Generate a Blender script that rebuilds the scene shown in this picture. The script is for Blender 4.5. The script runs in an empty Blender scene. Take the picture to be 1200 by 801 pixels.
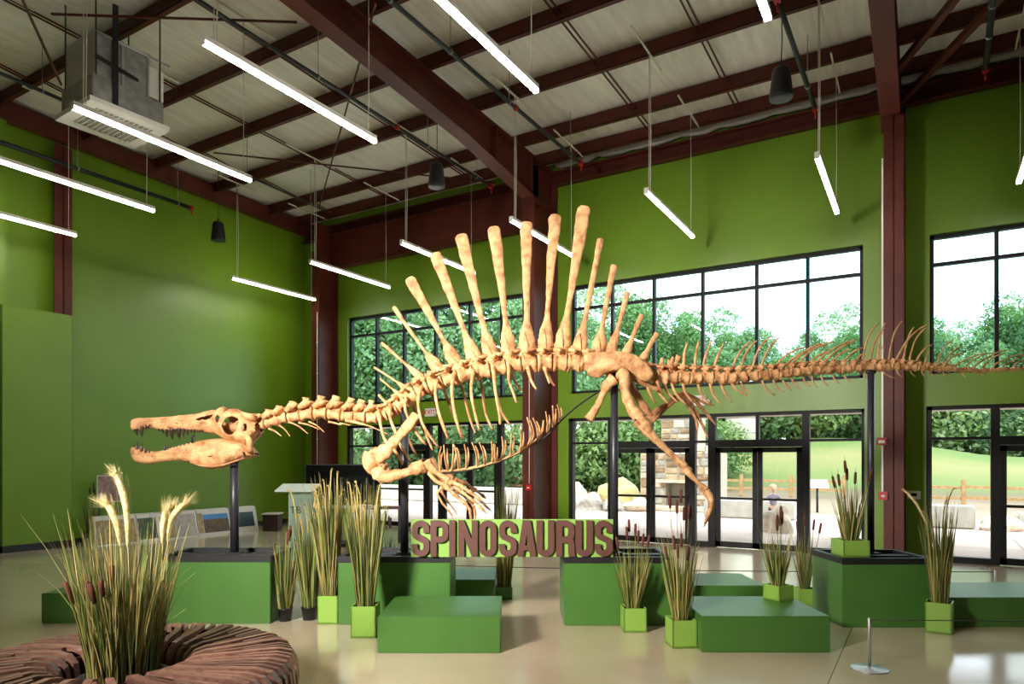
import bpy, bmesh, math, random
from mathutils import Vector, Matrix, noise
random.seed(7)
SC = bpy.context.scene
COL = SC.collection
PI = math.pi

# ------------------------------------------------------------------ camera
# world frame: X runs along the window wall, Y points at it, Z up (metres)
TH = math.radians(30.94)                       # the camera is turned left of the wall normal
CT, ST = math.cos(TH), math.sin(TH)
EYE = 1.70
cd = bpy.data.cameras.new('camera'); cam = bpy.data.objects.new('camera', cd); COL.objects.link(cam)
cam.location = (0, 0, EYE); cam.rotation_euler = (PI/2, 0, TH)
cd.sensor_width = 36; cd.sensor_fit = 'HORIZONTAL'; cd.lens = 36*807.2/1200
cd.shift_y = 137.3/1200; cd.clip_start = .05; cd.clip_end = 400
SC.camera = cam

# ------------------------------------------------------------------ sky
w = bpy.data.worlds.new('overcast_sky'); SC.world = w; w.use_nodes = True
nt = w.node_tree; bg = nt.nodes['Background']
tc = nt.nodes.new('ShaderNodeTexCoord'); no = nt.nodes.new('ShaderNodeTexNoise')
no.inputs['Scale'].default_value = 2.2; no.inputs['Detail'].default_value = 4
cr = nt.nodes.new('ShaderNodeValToRGB')
cr.color_ramp.elements[0].position = .35; cr.color_ramp.elements[0].color = (.80, .88, 1, 1)
cr.color_ramp.elements[1].position = .62; cr.color_ramp.elements[1].color = (1, 1, 1, 1)
nt.links.new(tc.outputs['Generated'], no.inputs['Vector'])
nt.links.new(no.outputs['Fac'], cr.inputs['Fac']); nt.links.new(cr.outputs['Color'], bg.inputs['Color'])
bg.inputs['Strength'].default_value = 4.7

# ------------------------------------------------------------------ sun (hazy, high, behind the building's far side)
sd = bpy.data.lights.new('hazy_sun', 'SUN'); so = bpy.data.objects.new('hazy_sun', sd); COL.objects.link(so)
sd.energy = 3.4; sd.angle = math.radians(12); sd.color = (1, .96, .88)
so.rotation_euler = (math.radians(27), 0, math.radians(24)); so.location = (0, 0, 30)

# ------------------------------------------------------------------ the photographer's strobe with its softbox, left of the camera
def EV(a, d, z=0.0):
    """exhibit frame (a to the right, d away from the viewer's side, both along the display row) -> world"""
    return Vector((CT*a - ST*d, ST*a + CT*d, z))
def area(name, loc, aim, power, sx, sy, col, spread=180):
    l = bpy.data.lights.new(name, 'AREA'); o = bpy.data.objects.new(name, l); COL.objects.link(o)
    l.shape = 'RECTANGLE'; l.size = sx; l.size_y = sy; l.energy = power; l.color = col; l.spread = math.radians(spread)
    o.location = loc; o.rotation_euler = (Vector(aim)-Vector(loc)).to_track_quat('-Z', 'Y').to_euler()
    return o
area('softbox_strobe', EV(-4.6, .4, 4.15), EV(-.7, 7.4, 2.1), 255, .95, .95, (1, .95, .88), 66)

SC.view_settings.view_transform = 'Standard'; SC.view_settings.look = 'None'
SC.view_settings.exposure = 0.2; SC.view_settings.gamma = 1.0; SC.view_settings.use_curve_mapping = False
SC.cycles.max_bounces = 8; SC.cycles.diffuse_bounces = 4; SC.cycles.glossy_bounces = 4
SC.cycles.transparent_max_bounces = 12; SC.cycles.sample_clamp_indirect = 6
SC.cycles.caustics_reflective = False; SC.cycles.caustics_refractive = False

# ------------------------------------------------------------------ helpers: materials
def srgb(r, g, b):
    f = lambda c: (c/255/12.92) if c/255 <= .04045 else ((c/255+.055)/1.055)**2.4
    return (f(r), f(g), f(b), 1)
def mat(name, c, rough=.5, c2=None, scale=6, bump=0, bscale=None, metal=0, spec=.5, stretch=None, detail=5, coord='Object', lo=.35, hi=.65):
    m = bpy.data.materials.new(name); m.use_nodes = True
    n = m.node_tree.nodes; l = m.node_tree.links; p = n['Principled BSDF']
    p.inputs['Base Color'].default_value = c; p.inputs['Roughness'].default_value = rough
    p.inputs['Metallic'].default_value = metal; p.inputs['Specular IOR Level'].default_value = spec
    m.diffuse_color = c
    if c2 or bump:
        t = n.new('ShaderNodeTexCoord'); mp = n.new('ShaderNodeMapping')
        if stretch: mp.inputs['Scale'].default_value = stretch
        l.new(t.outputs[coord], mp.inputs['Vector'])
    if c2:
        x = n.new('ShaderNodeTexNoise'); x.inputs['Scale'].default_value = scale; x.inputs['Detail'].default_value = detail
        r = n.new('ShaderNodeValToRGB'); r.color_ramp.elements[0].color = c; r.color_ramp.elements[1].color = c2
        r.color_ramp.elements[0].position = lo; r.color_ramp.elements[1].position = hi
        l.new(mp.outputs['Vector'], x.inputs['Vector']); l.new(x.outputs['Fac'], r.inputs['Fac'])
        l.new(r.outputs['Color'], p.inputs['Base Color'])
    if bump:
        y = n.new('ShaderNodeTexNoise'); y.inputs['Scale'].default_value = bscale or scale*4; y.inputs['Detail'].default_value = 6
        b = n.new('ShaderNodeBump'); b.inputs['Strength'].default_value = bump; b.inputs['Distance'].default_value = .02
        l.new(mp.outputs['Vector'], y.inputs['Vector']); l.new(y.outputs['Fac'], b.inputs['Height'])
        l.new(b.outputs['Normal'], p.inputs['Normal'])
    return m
def emit(name, c, s):
    m = bpy.data.materials.new(name); m.use_nodes = True; n = m.node_tree.nodes
    p = n['Principled BSDF']; p.inputs['Base Color'].default_value = c
    p.inputs['Emission Color'].default_value = c; p.inputs['Emission Strength'].default_value = s
    return m
def glass(name, tint, refl=1.0, rough=0.0):
    m = bpy.data.materials.new(name); m.use_nodes = True; n = m.node_tree.nodes; l = m.node_tree.links
    n.remove(n['Principled BSDF']); out = n['Material Output']
    tr = n.new('ShaderNodeBsdfTransparent'); tr.inputs['Color'].default_value = tint
    gl = n.new('ShaderNodeBsdfGlossy'); gl.inputs['Roughness'].default_value = rough
    fr = n.new('ShaderNodeLayerWeight'); fr.inputs['Blend'].default_value = .5     # Facing: 0 head-on, 1 grazing
    pw = n.new('ShaderNodeMath'); pw.operation = 'POWER'; pw.inputs[1].default_value = 5
    mu = n.new('ShaderNodeMath'); mu.operation = 'MULTIPLY_ADD'; mu.inputs[1].default_value = .9*refl; mu.inputs[2].default_value = .045*refl; mu.use_clamp = True
    mx = n.new('ShaderNodeMixShader')
    l.new(fr.outputs['Facing'], pw.inputs[0]); l.new(pw.outputs[0], mu.inputs[0]); l.new(mu.outputs[0], mx.inputs[0]); l.new(tr.outputs[0], mx.inputs[1]); l.new(gl.outputs[0], mx.inputs[2])
    l.new(mx.outputs[0], out.inputs['Surface'])
    return m

M = {}
M['green_wall'] = mat('green_wall_paint', srgb(105, 139, 26), .40, srgb(101, 134, 24), 1.2, spec=.5)
M['red_steel'] = mat('oxide_red_steel', srgb(88, 35, 24), .5, srgb(76, 29, 20), 2.5, spec=.35)
M['insul'] = mat('white_roof_insulation', srgb(240, 235, 226), .45, srgb(224, 218, 208), 3, bump=.55, bscale=5, stretch=(3.2, .35, 1), spec=.4)
M['dark_vinyl'] = mat('dark_insulation_edge', srgb(38, 36, 44), .4)
M['black'] = mat('black_metal', srgb(26, 25, 27), .45)
M['frame'] = mat('dark_bronze_aluminium', srgb(20, 18, 18), .5, spec=.25)
M['base_black'] = mat('black_baseboard', srgb(16, 16, 18), .5)
M['white'] = mat('white_paint', srgb(225, 222, 214), .45)
M['cable'] = mat('white_cable', srgb(215, 208, 196), .5)
M['zinc'] = mat('galvanised_sheet', srgb(166, 166, 162), .4, srgb(136, 136, 134), 7, metal=.35)
M['alu'] = mat('brushed_aluminium', srgb(190, 190, 188), .42, metal=.8)
M['led'] = emit('led_diffuser', (1, .95, .86, 1), 36.0)
M['plinth'] = mat('plinth_green_paint', srgb(70, 113, 47), .38, srgb(66, 108, 44), 3, spec=.5)
M['lime'] = mat('lime_green_paint', srgb(132, 170, 70), .42)
M['sign_green'] = mat('sign_board_green', srgb(134, 174, 80), .45)
M['sign_brown'] = mat('sign_letter_brown', srgb(94, 58, 50), .5, srgb(88, 53, 45), 9)
M['sign_edge'] = mat('sign_letter_edge', srgb(60, 36, 30), .6)
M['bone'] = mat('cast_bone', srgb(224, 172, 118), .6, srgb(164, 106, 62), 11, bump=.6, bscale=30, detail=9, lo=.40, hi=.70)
M['bone_shaded'] = mat('cast_bone_shaded', srgb(200, 146, 100), .6, srgb(154, 98, 60), 11, bump=.5, bscale=26, detail=8)  # darker bone copy: shade on far and inner parts put into the colour
M['tooth'] = mat('dark_tooth', srgb(44, 33, 28), .3, srgb(72, 52, 40), 12)
M['blade'] = [mat('grass_blade_%s' % s, c, .55) for s, c in
              (('green', srgb(104, 124, 52)), ('olive', srgb(128, 122, 60)), ('straw', srgb(172, 152, 96)), ('deep', srgb(58, 78, 36)))]
M['dark_blade'] = mat('dark_grass_blade', srgb(58, 52, 32), .6)
M['cattail'] = mat('cattail_brown', srgb(98, 46, 30), .8, srgb(74, 33, 22), 30)
M['cattail_dark'] = mat('cattail_dark_brown', srgb(52, 34, 26), .8)
M['plume'] = mat('cream_plume', srgb(232, 214, 158), .8, srgb(214, 190, 128), 40, bump=.6, bscale=90)
M['straw_plume'] = mat('straw_plume', srgb(200, 176, 108), .8, srgb(170, 146, 84), 40)
M['black_pot'] = mat('black_plastic_pot', srgb(20, 20, 22), .4)
M['soil'] = mat('dark_soil', srgb(44, 34, 26), .9)
M['wood_slat'] = mat('bench_timber', srgb(148, 108, 92), .38, srgb(118, 82, 70), 5, stretch=(1, 9, 9), spec=.5)
# every slat of the bench is its own board: tone varies from board to board
m = M['wood_slat']; n = m.node_tree.nodes; l = m.node_tree.links; oi = n.new('ShaderNodeObjectInfo'); hv = n.new('ShaderNodeHueSaturation'); mr = n.new('ShaderNodeMapRange')
mr.inputs['To Min'].default_value = .55; mr.inputs['To Max'].default_value = 1.25; src = n['Principled BSDF'].inputs['Base Color'].links[0].from_socket
l.new(oi.outputs['Random'], mr.inputs['Value']); l.new(mr.outputs['Result'], hv.inputs['Value']); l.new(src, hv.inputs['Color']); l.new(hv.outputs['Color'], n['Principled BSDF'].inputs['Base Color'])
M['ply'] = mat('bench_plywood', srgb(60, 40, 32), .6)
M['crate'] = mat('dark_crate_timber', srgb(52, 32, 24), .6)
M['screen'] = mat('switched_off_screen', srgb(8, 8, 10), .12)
M['acrylic'] = mat('frosted_acrylic', srgb(196, 220, 208), .3); M['acrylic'].node_tree.nodes['Principled BSDF'].inputs['Alpha'].default_value = .62
M['glass'] = glass('window_glass', (.76, .92, .94, 1), 1.3)
M['glass_door'] = glass('door_glass', (.93, .96, .95, 1), 1.0)
M['red'] = mat('signal_red', srgb(170, 26, 22), .4)
M['exit_red'] = emit('exit_sign_red', srgb(200, 30, 45), .25)
M['paper'] = mat('printed_panel_white', srgb(214, 208, 198), .5)
M['brown_wood_floor'] = mat('brown_timber', srgb(96, 62, 40), .5, srgb(76, 48, 30), 4, stretch=(1, 8, 8))

# polished concrete: mottled tan with a patchy sheen
m = mat('polished_concrete', srgb(208, 190, 163), .2, srgb(188, 170, 142), .55, detail=9, coord='Object')
n = m.node_tree.nodes; l = m.node_tree.links
tcx = n.new('ShaderNodeTexCoord'); nx = n.new('ShaderNodeTexNoise'); nx.inputs['Scale'].default_value = 1.6; nx.inputs['Detail'].default_value = 6
mr = n.new('ShaderNodeMapRange'); mr.inputs['To Min'].default_value = .08; mr.inputs['To Max'].default_value = .22; n['Principled BSDF'].inputs['Coat Weight'].default_value = .4; n['Principled BSDF'].inputs['Coat Roughness'].default_value = .13
l.new(tcx.outputs['Object'], nx.inputs['Vector']); l.new(nx.outputs['Fac'], mr.inputs['Value']); l.new(mr.outputs['Result'], n['Principled BSDF'].inputs['Roughness'])
M['floor'] = m
M['joint'] = mat('floor_joint', srgb(92, 78, 62), .8)

# ------------------------------------------------------------------ helpers: meshes
class MB:
    def __init__(s): s.v = []; s.f = []; s.mi = []; s.cur = 0; s.sm = []
    def add(s, vs, fs, smooth=False):
        o = len(s.v); s.v += [tuple(x) for x in vs]
        for f in fs: s.f.append(tuple(i+o for i in f)); s.mi.append(s.cur); s.sm.append(smooth)
    def box(s, x0, y0, z0, x1, y1, z1):
        s.add([(x0, y0, z0), (x1, y0, z0), (x1, y1, z0), (x0, y1, z0), (x0, y0, z1), (x1, y0, z1), (x1, y1, z1), (x0, y1, z1)],
              [(3, 2, 1, 0), (4, 5, 6, 7), (0, 1, 5, 4), (1, 2, 6, 5), (2, 3, 7, 6), (3, 0, 4, 7)])
    def bevbox(s, x0, y0, z0, x1, y1, z1, b=.01):
        bm = bmesh.new(); bmesh.ops.create_cube(bm, size=1)
        for q in bm.verts: q.co = Vector(((x0+x1)/2+q.co.x*(x1-x0), (y0+y1)/2+q.co.y*(y1-y0), (z0+z1)/2+q.co.z*(z1-z0)))
        bmesh.ops.bevel(bm, geom=bm.edges[:], offset=b, segments=2, affect='EDGES')
        s.bm(bm)
    def bm(s, bm, smooth=False):
        bm.verts.index_update(); s.add([q.co for q in bm.verts], [[q.index for q in f.verts] for f in bm.faces], smooth); bm.free()
    def beam(s, p, q, wx, wz, up=(0, 0, 1)):
        """square bar from p to q"""
        p = Vector(p); q = Vector(q); d = (q-p).normalized(); u = Vector(up)
        if abs(d.dot(u)) > .98: u = Vector((1, 0, 0))
        sx = d.cross(u).normalized()*wx/2; sz = sx.cross(d).normalized()*wz/2
        vs = [p-sx-sz, p+sx-sz, p+sx+sz, p-sx+sz, q-sx-sz, q+sx-sz, q+sx+sz, q-sx+sz]
        s.add(vs, [(3, 2, 1, 0), (4, 5, 6, 7), (0, 1, 5, 4), (1, 2, 6, 5), (2, 3, 7, 6), (3, 0, 4, 7)])
    def tube(s, pts, rad, n=8, flat=1.0, ref=(0, 1, 0), smooth=True, jit=0.0, seed=0):
        """swept tube; rad is a number or one per point (or (r, r_ref) pairs); flat scales the axis along ref"""
        pts = [Vector(p) for p in pts]; k = len(pts)
        if not hasattr(rad, '__len__'): rad = [rad]*k
        vs = []; ref = Vector(ref)
        for i, p in enumerate(pts):
            t = (pts[min(i+1, k-1)]-pts[max(i-1, 0)]).normalized()
            b = ref - t*ref.dot(t)
            if b.length < 1e-3: b = Vector((0, 0, 1)) - t*t.z
            if b.length < 1e-3: b = Vector((1, 0, 0))
            b.normalize(); a = t.cross(b)
            r = rad[i]; ra, rb = (r if hasattr(r, '__len__') else (r, r*flat))
            for j in range(n):
                an = 2*PI*j/n; q = p + a*ra*math.cos(an) + b*rb*math.sin(an)
                if jit: q = q + (q-p)*jit*noise.noise(q*22+Vector((seed, 0, 0)))*2
                vs.append(q)
        fs = [(i*n+j, i*n+(j+1) % n, (i+1)*n+(j+1) % n, (i+1)*n+j) for i in range(k-1) for j in range(n)]
        fs += [tuple(range(n-1, -1, -1)), tuple((k-1)*n+j for j in range(n))]
        s.add(vs, fs, smooth)
    def lathe(s, prof, n=20, c=(0, 0, 0), smooth=True):
        vs = [(c[0]+r*math.cos(2*PI*j/n), c[1]+r*math.sin(2*PI*j/n), c[2]+z) for r, z in prof for j in range(n)]
        k = len(prof)
        fs = [(i*n+j, i*n+(j+1) % n, (i+1)*n+(j+1) % n, (i+1)*n+j) for i in range(k-1) for j in range(n)]
        fs += [tuple(range(n-1, -1, -1)), tuple((k-1)*n+j for j in range(n))]
        s.add(vs, fs, smooth)
    def prism(s, poly, y0, y1):
        """outline in x,z pushed from y0 to y1"""
        n = len(poly); vs = [(x, y0, z) for x, z in poly]+[(x, y1, z) for x, z in poly]
        s.add(vs, [tuple(range(n)), tuple(range(2*n-1, n-1, -1))]+[(i, i+n, (i+1) % n+n, (i+1) % n) for i in range(n)])
    def mesh(s, name, mats):
        me = bpy.data.meshes.new(name); me.from_pydata(s.v, [], s.f)
        for m in (mats if isinstance(mats, (list, tuple)) else [mats]): me.materials.append(m)
        me.polygons.foreach_set('material_index', s.mi); me.polygons.foreach_set('use_smooth', s.sm); me.update()
        return me
    def build(s, name, mats, parent=None, loc=(0, 0, 0), rz=0):
        return put(name, s.mesh(name, mats), parent, loc, rz)
def put(name, me, parent=None, loc=(0, 0, 0), rz=0):
    o = bpy.data.objects.new(name, me); COL.objects.link(o); o.location = loc; o.rotation_euler = (0, 0, rz)
    if parent: o.parent = parent
    return o
def thing(name, label, cat, loc=(0, 0, 0), rz=0, group=None):
    o = bpy.data.objects.new(name, None); COL.objects.link(o); o.location = loc; o.rotation_euler = (0, 0, rz); o.empty_display_size = .1
    return tag(o, label, cat, group)
def tag(o, label, cat=None, group=None):
    o['label'] = label
    if cat: o['category'] = cat
    if group: o['group'] = group
    return o
def struct(o, label=None):
    o['kind'] = 'structure'
    if label: o['label'] = label
    return o
def sroot(name, label=None):
    o = bpy.data.objects.new(name, None); COL.objects.link(o); o.empty_display_size = .1
    return struct(o, label)
def dup(root, loc, rz, label=None, group=None):
    """copy a thing with its parts and sub-parts"""
    r = root.copy(); COL.objects.link(r); r.location = loc; r.rotation_euler = (0, 0, rz)
    if label: r['label'] = label
    if group: r['group'] = group
    for ch in list(root.children):
        c = ch.copy(); COL.objects.link(c); c.parent = r
        for g in list(ch.children):
            d = g.copy(); COL.objects.link(d); d.parent = c
    return r
def lerp(a, b, t): return a+(b-a)*t
def interp(xs, ys, x):
    if x <= xs[0]: return ys[0]
    for i in range(len(xs)-1):
        if x <= xs[i+1]: return lerp(ys[i], ys[i+1], (x-xs[i])/(xs[i+1]-xs[i]))
    return ys[-1]
def smooth_path(pts, n=4, closed=False):
    """Catmull-Rom through tuples of any width"""
    out = []; k = len(pts); rng = range(k if closed else k-1)
    g = (lambda i: pts[i % k]) if closed else (lambda i: pts[min(max(i, 0), k-1)])
    for i in rng:
        a, b, c, d = g(i-1), g(i), g(i+1), g(i+2)
        for j in range(n):
            t = j/n
            out.append(tuple(.5*((2*b[q])+(-a[q]+c[q])*t+(2*a[q]-5*b[q]+4*c[q]-d[q])*t*t+(-a[q]+3*b[q]-3*c[q]+d[q])*t**3) for q in range(len(b))))
    if not closed: out.append(tuple(pts[-1]))
    return out
# ================================================================== THE SETTING
WV = 13.40                                     # inner face of the window wall
LU = -14.7                                     # inner face of the left wall
RU, BV = 8.0, -7.0                             # right and rear walls, out of view
def zroof(v): return 8.14 + .021*(WV-v)
BAY = 6.55

# floor: a bed with sawn slabs on it
fb = MB(); fb.box(LU-.3, BV-.3, -.2, RU+.3, WV+.3, -.02)
floor = struct(fb.build('floor', M['joint']), 'polished tan concrete floor with saw-cut joints')
us = [LU-.2, -7.18, -.63, 3.2, RU+.2]; vs_ = [BV-.2, -.5, WV+.28]
for i in range(len(us)-1):
    for j in range(len(vs_)-1):
        b = MB(); b.box(us[i]+.003, vs_[j]+.003, -.03, us[i+1]-.003, vs_[j+1]-.003, 0)
        b.build('floor_slab', M['floor'], floor)

# window wall with its openings
def wall_with_holes(name, u0, u1, v0, v1, ztop, holes, m, label):
    xs = sorted({u0, u1, *[h[0] for h in holes], *[h[1] for h in holes]}); zs = sorted({0, ztop, *[h[2] for h in holes], *[h[3] for h in holes]})
    b = MB()
    for i in range(len(xs)-1):
        j = 0
        while j < len(zs)-1:
            def inh(jj): return any(h[0] < (xs[i]+xs[i+1])/2 < h[1] and h[2] < (zs[jj]+zs[jj+1])/2 < h[3] for h in holes)
            if inh(j): j += 1; continue
            k = j
            while k+1 < len(zs)-1 and not inh(k+1): k += 1
            b.box(xs[i], v0, zs[j], xs[i+1], v1, zs[k+1]); j = k+1
    return struct(b.build(name, m), label)
offs = [-BAY, 0, BAY+.08]
holes = []
for o in offs: holes += [(-6.56+o, -.92+o, 3.11, 5.43), (-6.61+o, -.90+o, 0, 2.58)]
wall_with_holes('wall_window', LU-.3, RU+.3, WV, WV+.25, 8.3, holes, M['green_wall'], 'green painted wall with the tall windows and glazed doors')
b = MB(); b.box(LU-.25, BV-.3, 0, LU, WV, 8.75); struct(b.build('wall_left', M['green_wall']), 'green painted wall on the left side')
b = MB(); b.box(RU, BV-.3, 0, RU+.25, WV, 8.75); struct(b.build('wall_right', M['green_wall']))
b = MB(); b.box(LU, BV-.25, 0, RU, BV, 8.75); struct(b.build('wall_rear', M['green_wall']))
# furring steps and low panel at the near end of the left wall
b = MB(); b.box(LU, 3.0, 0, LU+.30, 6.05, 8.3); struct(b.build('wall_pilaster', M['green_wall']), 'green boxed-out strip of the left wall behind the low panel')
b = MB(); b.bevbox(LU+.02, 5.93, 0, -14.28, 7.12, 4.5, .006); struct(b.build('wall_panel', M['green_wall']), 'tall flat green panel standing against the left wall')
b = MB(); b.box(-14.62, 5.93, .0, -14.265, 7.14, .13); b.box(LU, 7.1, 0, LU+.02, WV, .11); b.box(LU+.01, 2.0, 0, LU+.32, 5.93, .11)
struct(b.build('baseboard_left', M['base_black']))
b = MB(); b.box(-6.79+.0, WV-.015, 0, -6.63, WV, .1); b.box(-.86, WV-.015, 0, -.05, WV, .1); struct(b.build('baseboard_window', M['base_black']))

# glazing
def pane(par, u0, u1, z0, z1, v, m='glass'):
    p = MB(); p.box(u0, v, z0, u1, v+.012, z1); return p.build('pane', M[m], par)
wn = 0
ups = [-6.56, -5.64, -4.73, -3.74, -2.72, -1.83, -.92]
for k, o in enumerate(offs):
    wn += 1
    r = sroot('window_%d' % wn, ['upper window bank on the left, before the middle column', 'upper window bank between the middle and the right column', 'upper window bank right of the right column'][k])
    f = MB(); v0, v1 = WV+.09, WV+.19
    f.box(-6.56+o, v0, 3.11, -.92+o, v1, 3.17); f.box(-6.56+o, v0, 5.37, -.92+o, v1, 5.43)
    f.box(-6.56+o, v0, 3.11, -6.50+o, v1, 5.43); f.box(-.98+o, v0, 3.11, -.92+o, v1, 5.43)
    f.build('window_frame', M['frame'], r)
    t = MB(); t.box(-6.52+o, v0+.005, 4.92, -.95+o, v1-.005, 4.975); t.build('transom_bar', M['frame'], r)
    for u in ups[1:-1]:
        t = MB(); t.box(u-.03+o, v0+.003, 3.15, u+.03+o, v1-.003, 5.40); t.build('mullion', M['frame'], r)
    for a, c in zip(ups[:-1], ups[1:]):
        pane(r, a+.02+o, c-.02+o, 3.15, 4.94, WV+.14); pane(r, a+.02+o, c-.02+o, 4.95, 5.40, WV+.14)
dn = 0
for k, o in enumerate(offs):
    wn += 1
    r = sroot('window_%d' % wn, ['glazed door front on the left, behind the ribcage', 'glazed door front in the middle bay', 'glazed door front at the right edge'][k])
    v0, v1 = WV+.05, WV+.19
    f = MB(); f.box(-6.61+o, v0, 2.52, -.90+o, v1, 2.58); f.box(-6.61+o, v0, 0, -6.53+o, v1, 2.58); f.box(-.95+o, v0, 0, -.90+o, v1, 2.58)
    f.build('window_frame', M['frame'], r)
    for a, c in ((-5.72, -5.60), (-3.99, -3.87), (-3.62, -3.48), (-1.92, -1.79)):
        t = MB(); t.box(a+o, v0+.004, 0, c+o, v1-.004, 2.55); t.build('door_post', M['frame'], r)
    for a, c in ((-5.60, -3.98), (-3.49, -1.91)):
        t = MB(); t.box(a+o, v0, 1.93, c+o, v1, 2.07); t.build('door_header', M['frame'], r)
        t = MB(); mm = (a+c)/2; t.box(mm-.03+o, v0+.006, 2.05, mm+.03+o, v1-.006, 2.55); t.build('mullion', M['frame'], r)
        pane(r, a-.01+o, mm+o, 2.05, 2.55, WV+.12, 'glass_door'); pane(r, mm+o, c+.01+o, 2.05, 2.55, WV+.12, 'glass_door')
    for a, c in ((-6.55, -5.70), (-3.88, -3.61), (-1.80, -.93)):
        t = MB(); t.box(a+o, v0+.002, 2.02, c+o, v1-.002, 2.065); t.box(a+o, v0+.002, .0, c+o, v1-.002, .10); t.build('transom_bar', M['frame'], r)
        pane(r, a+.01+o, c-.01+o, .09, 2.03, WV+.12, 'glass_door'); pane(r, a+.01+o, c-.01+o, 2.05, 2.55, WV+.12, 'glass_door')
    for a, c, hs in ((-5.595, -4.795, 1), (-4.785, -3.995, 0), (-3.475, -2.705, 1), (-2.695, -1.925, 0)):
        dn += 1; q = sroot('door_%d' % dn)
        a += o; c += o; f = MB(); y0, y1 = WV+.07, WV+.125
        f.box(a, y0, .012, a+.085, y1, 1.925); f.box(c-.085, y0, .012, c, y1, 1.925); f.box(a, y0, 1.83, c, y1, 1.925); f.box(a, y0, .012, c, y1, .12); f.build('door_frame', M['frame'], q)
        pane(q, a+.07, c-.07, .10, 1.85, WV+.09, 'glass_door')
        t = MB(); t.box(a+.01, y0-.05, .93, c-.01, y0-.02, .975); t.box(a+.03, y0-.03, .935, a+.07, y0+.01, .97); t.box(c-.07, y0-.03, .935, c-.03, y0+.01, .97); t.build('push_bar', M['frame'], q)
        hx = c-.05 if hs else a+.05
        if not hs:
            t = MB(); t.tube([(hx, y0, .84), (hx, y0-.06, .86), (hx, y0-.06, 1.12), (hx, y0, 1.14)], .012, 8); t.build('door_handle', M['black'], q)

# roof: sagging insulation blanket between the purlins
PV = [12.86, 11.92, 10.34, 8.90, 7.42, 5.92, 4.42, 2.92, 1.42, -.1, -1.6, -3.1, -4.6, -6.1]
b = MB(); nu, nv = 46, 150; v0, v1 = BV, WV+.1
vv = []
for j in range(nv+1):
    v = lerp(v0, v1, j/nv); dmin = min(abs(v-p) for p in PV)
    sag = -.045*min(1, dmin/.35)*(.6+.4*math.sin(v*3))
    for i in range(nu+1):
        u = lerp(LU-.02, RU, i/nu)
        vv.append((u, v, zroof(v)+.05+sag+.025*noise.noise(Vector((u*1.4, v*.8, 0)))))
b.add(vv, [(j*(nu+1)+i, (j+1)*(nu+1)+i, (j+1)*(nu+1)+i+1, j*(nu+1)+i+1) for j in range(nv) for i in range(nu)], True)
ceil = struct(b.build('ceiling', M['insul']), 'white sagging roof insulation between red purlins')
b = MB(); b.box(LU-.3, BV-.3, 8.9, RU+.3, WV+.35, 9.0); b.box(LU-.3, WV+.24, 8.2, RU+.3, WV+.35, 8.95); struct(b.build('roof', M['dark_vinyl']))
# rolled insulation edge over the eave beam, shade put in as a grey colour
b = MB(); pts = []; rr = []
for i in range(120):
    u = lerp(-6.85, RU, i/119); pts.append((u, WV-.12+.03*noise.noise(Vector((u*2, 1, 0))), 8.05+.05*noise.noise(Vector((u*2.3, 5, 0))))); rr.append(.075+.05*noise.noise(Vector((u*4, 9, 0))))
b.tube(pts, rr, 10); struct(b.build('trim_1', mat('shaded_insulation_edge', srgb(150, 146, 142), .5)), 'rolled pale edge of the roof insulation above the eave beam')
b = MB(); b.box(LU, WV-.16, 7.62, RU, WV, 7.65); b.box(LU, WV-.03, 7.62, RU, WV-.005, 7.92); b.box(LU, WV-.16, 7.89, RU, WV, 7.92)
struct(b.build('eave_beam', M['red_steel']), 'long oxide red beam along the top of the window wall')
# purlins
for p in PV[:10]:
    b = MB(); zt = zroof(p)+.03; zb = zt-.27
    b.box(LU+.01, p-.006, zb, RU, p+.006, zt); b.box(LU+.01, p-.08, zb, RU, p, zb+.012); b.box(LU+.01, p-.08, zb, RU, p-.07, zb+.03); b.box(LU+.01, p, zt-.012, RU, p+.08, zt)
    struct(b.build('purlin', M['red_steel']))
# purlin bridging: pairs of light angles
for u, a in [(-11.2, 0), (-8.85, 0), (-4.55, 0), (-2.9, 0), (1.9, 0), (-13.0, 1)]:
    for q in range(8):
        b = MB(); va, vb = PV[q+1], PV[q]; 
        for du in (-.04, .04): b.beam((u+du, va, zroof(va)-.09), (u+du, vb, zroof(vb)-.09 if not a else zroof(vb)-.2), .022, .022)
        struct(b.build('purlin_bridging', M['red_steel']))
# portal frames
def rafter(u, name_label):
    r = sroot('rafter', name_label); fl = .14; vv = [12.75, 12.3, 10.0, 7.0, 4, BV+.1]; zb = [7.02, 7.10, 7.40, 7.58, 7.72, 7.85]
    zt = lambda v: zroof(v)-.245
    b = MB()
    for i in range(len(vv)-1):
        a, c = vv[i], vv[i+1]
        b.add([(u-.007, a, zb[i]), (u-.007, c, zb[i+1]), (u-.007, c, zt(c)), (u-.007, a, zt(a)), (u+.007, a, zb[i]), (u+.007, c, zb[i+1]), (u+.007, c, zt(c)), (u+.007, a, zt(a))],
              [(0, 1, 2, 3), (7, 6, 5, 4)])
    b.build('web', M['red_steel'], r)
    b = MB()
    for i in range(len(vv)-1): b.beam((u, vv[i]-.0, zb[i]), (u, vv[i+1], zb[i+1]), fl*2, .022)
    b.build('bottom_flange', M['red_steel'], r)
    b = MB(); b.beam((u, WV-.05, zt(WV)), (u, BV+.1, zt(BV)), fl*2, .02); b.build('top_flange', M['red_steel'], r)
    b = MB(); b.box(u-.12, 12.30, 7.08, u+.12, 12.32, zt(12.3)); b.box(u-.12, 10.9, 7.3, u+.12, 10.912, zt(10.9)); b.build('stiffener', M['red_steel'], r)
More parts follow.
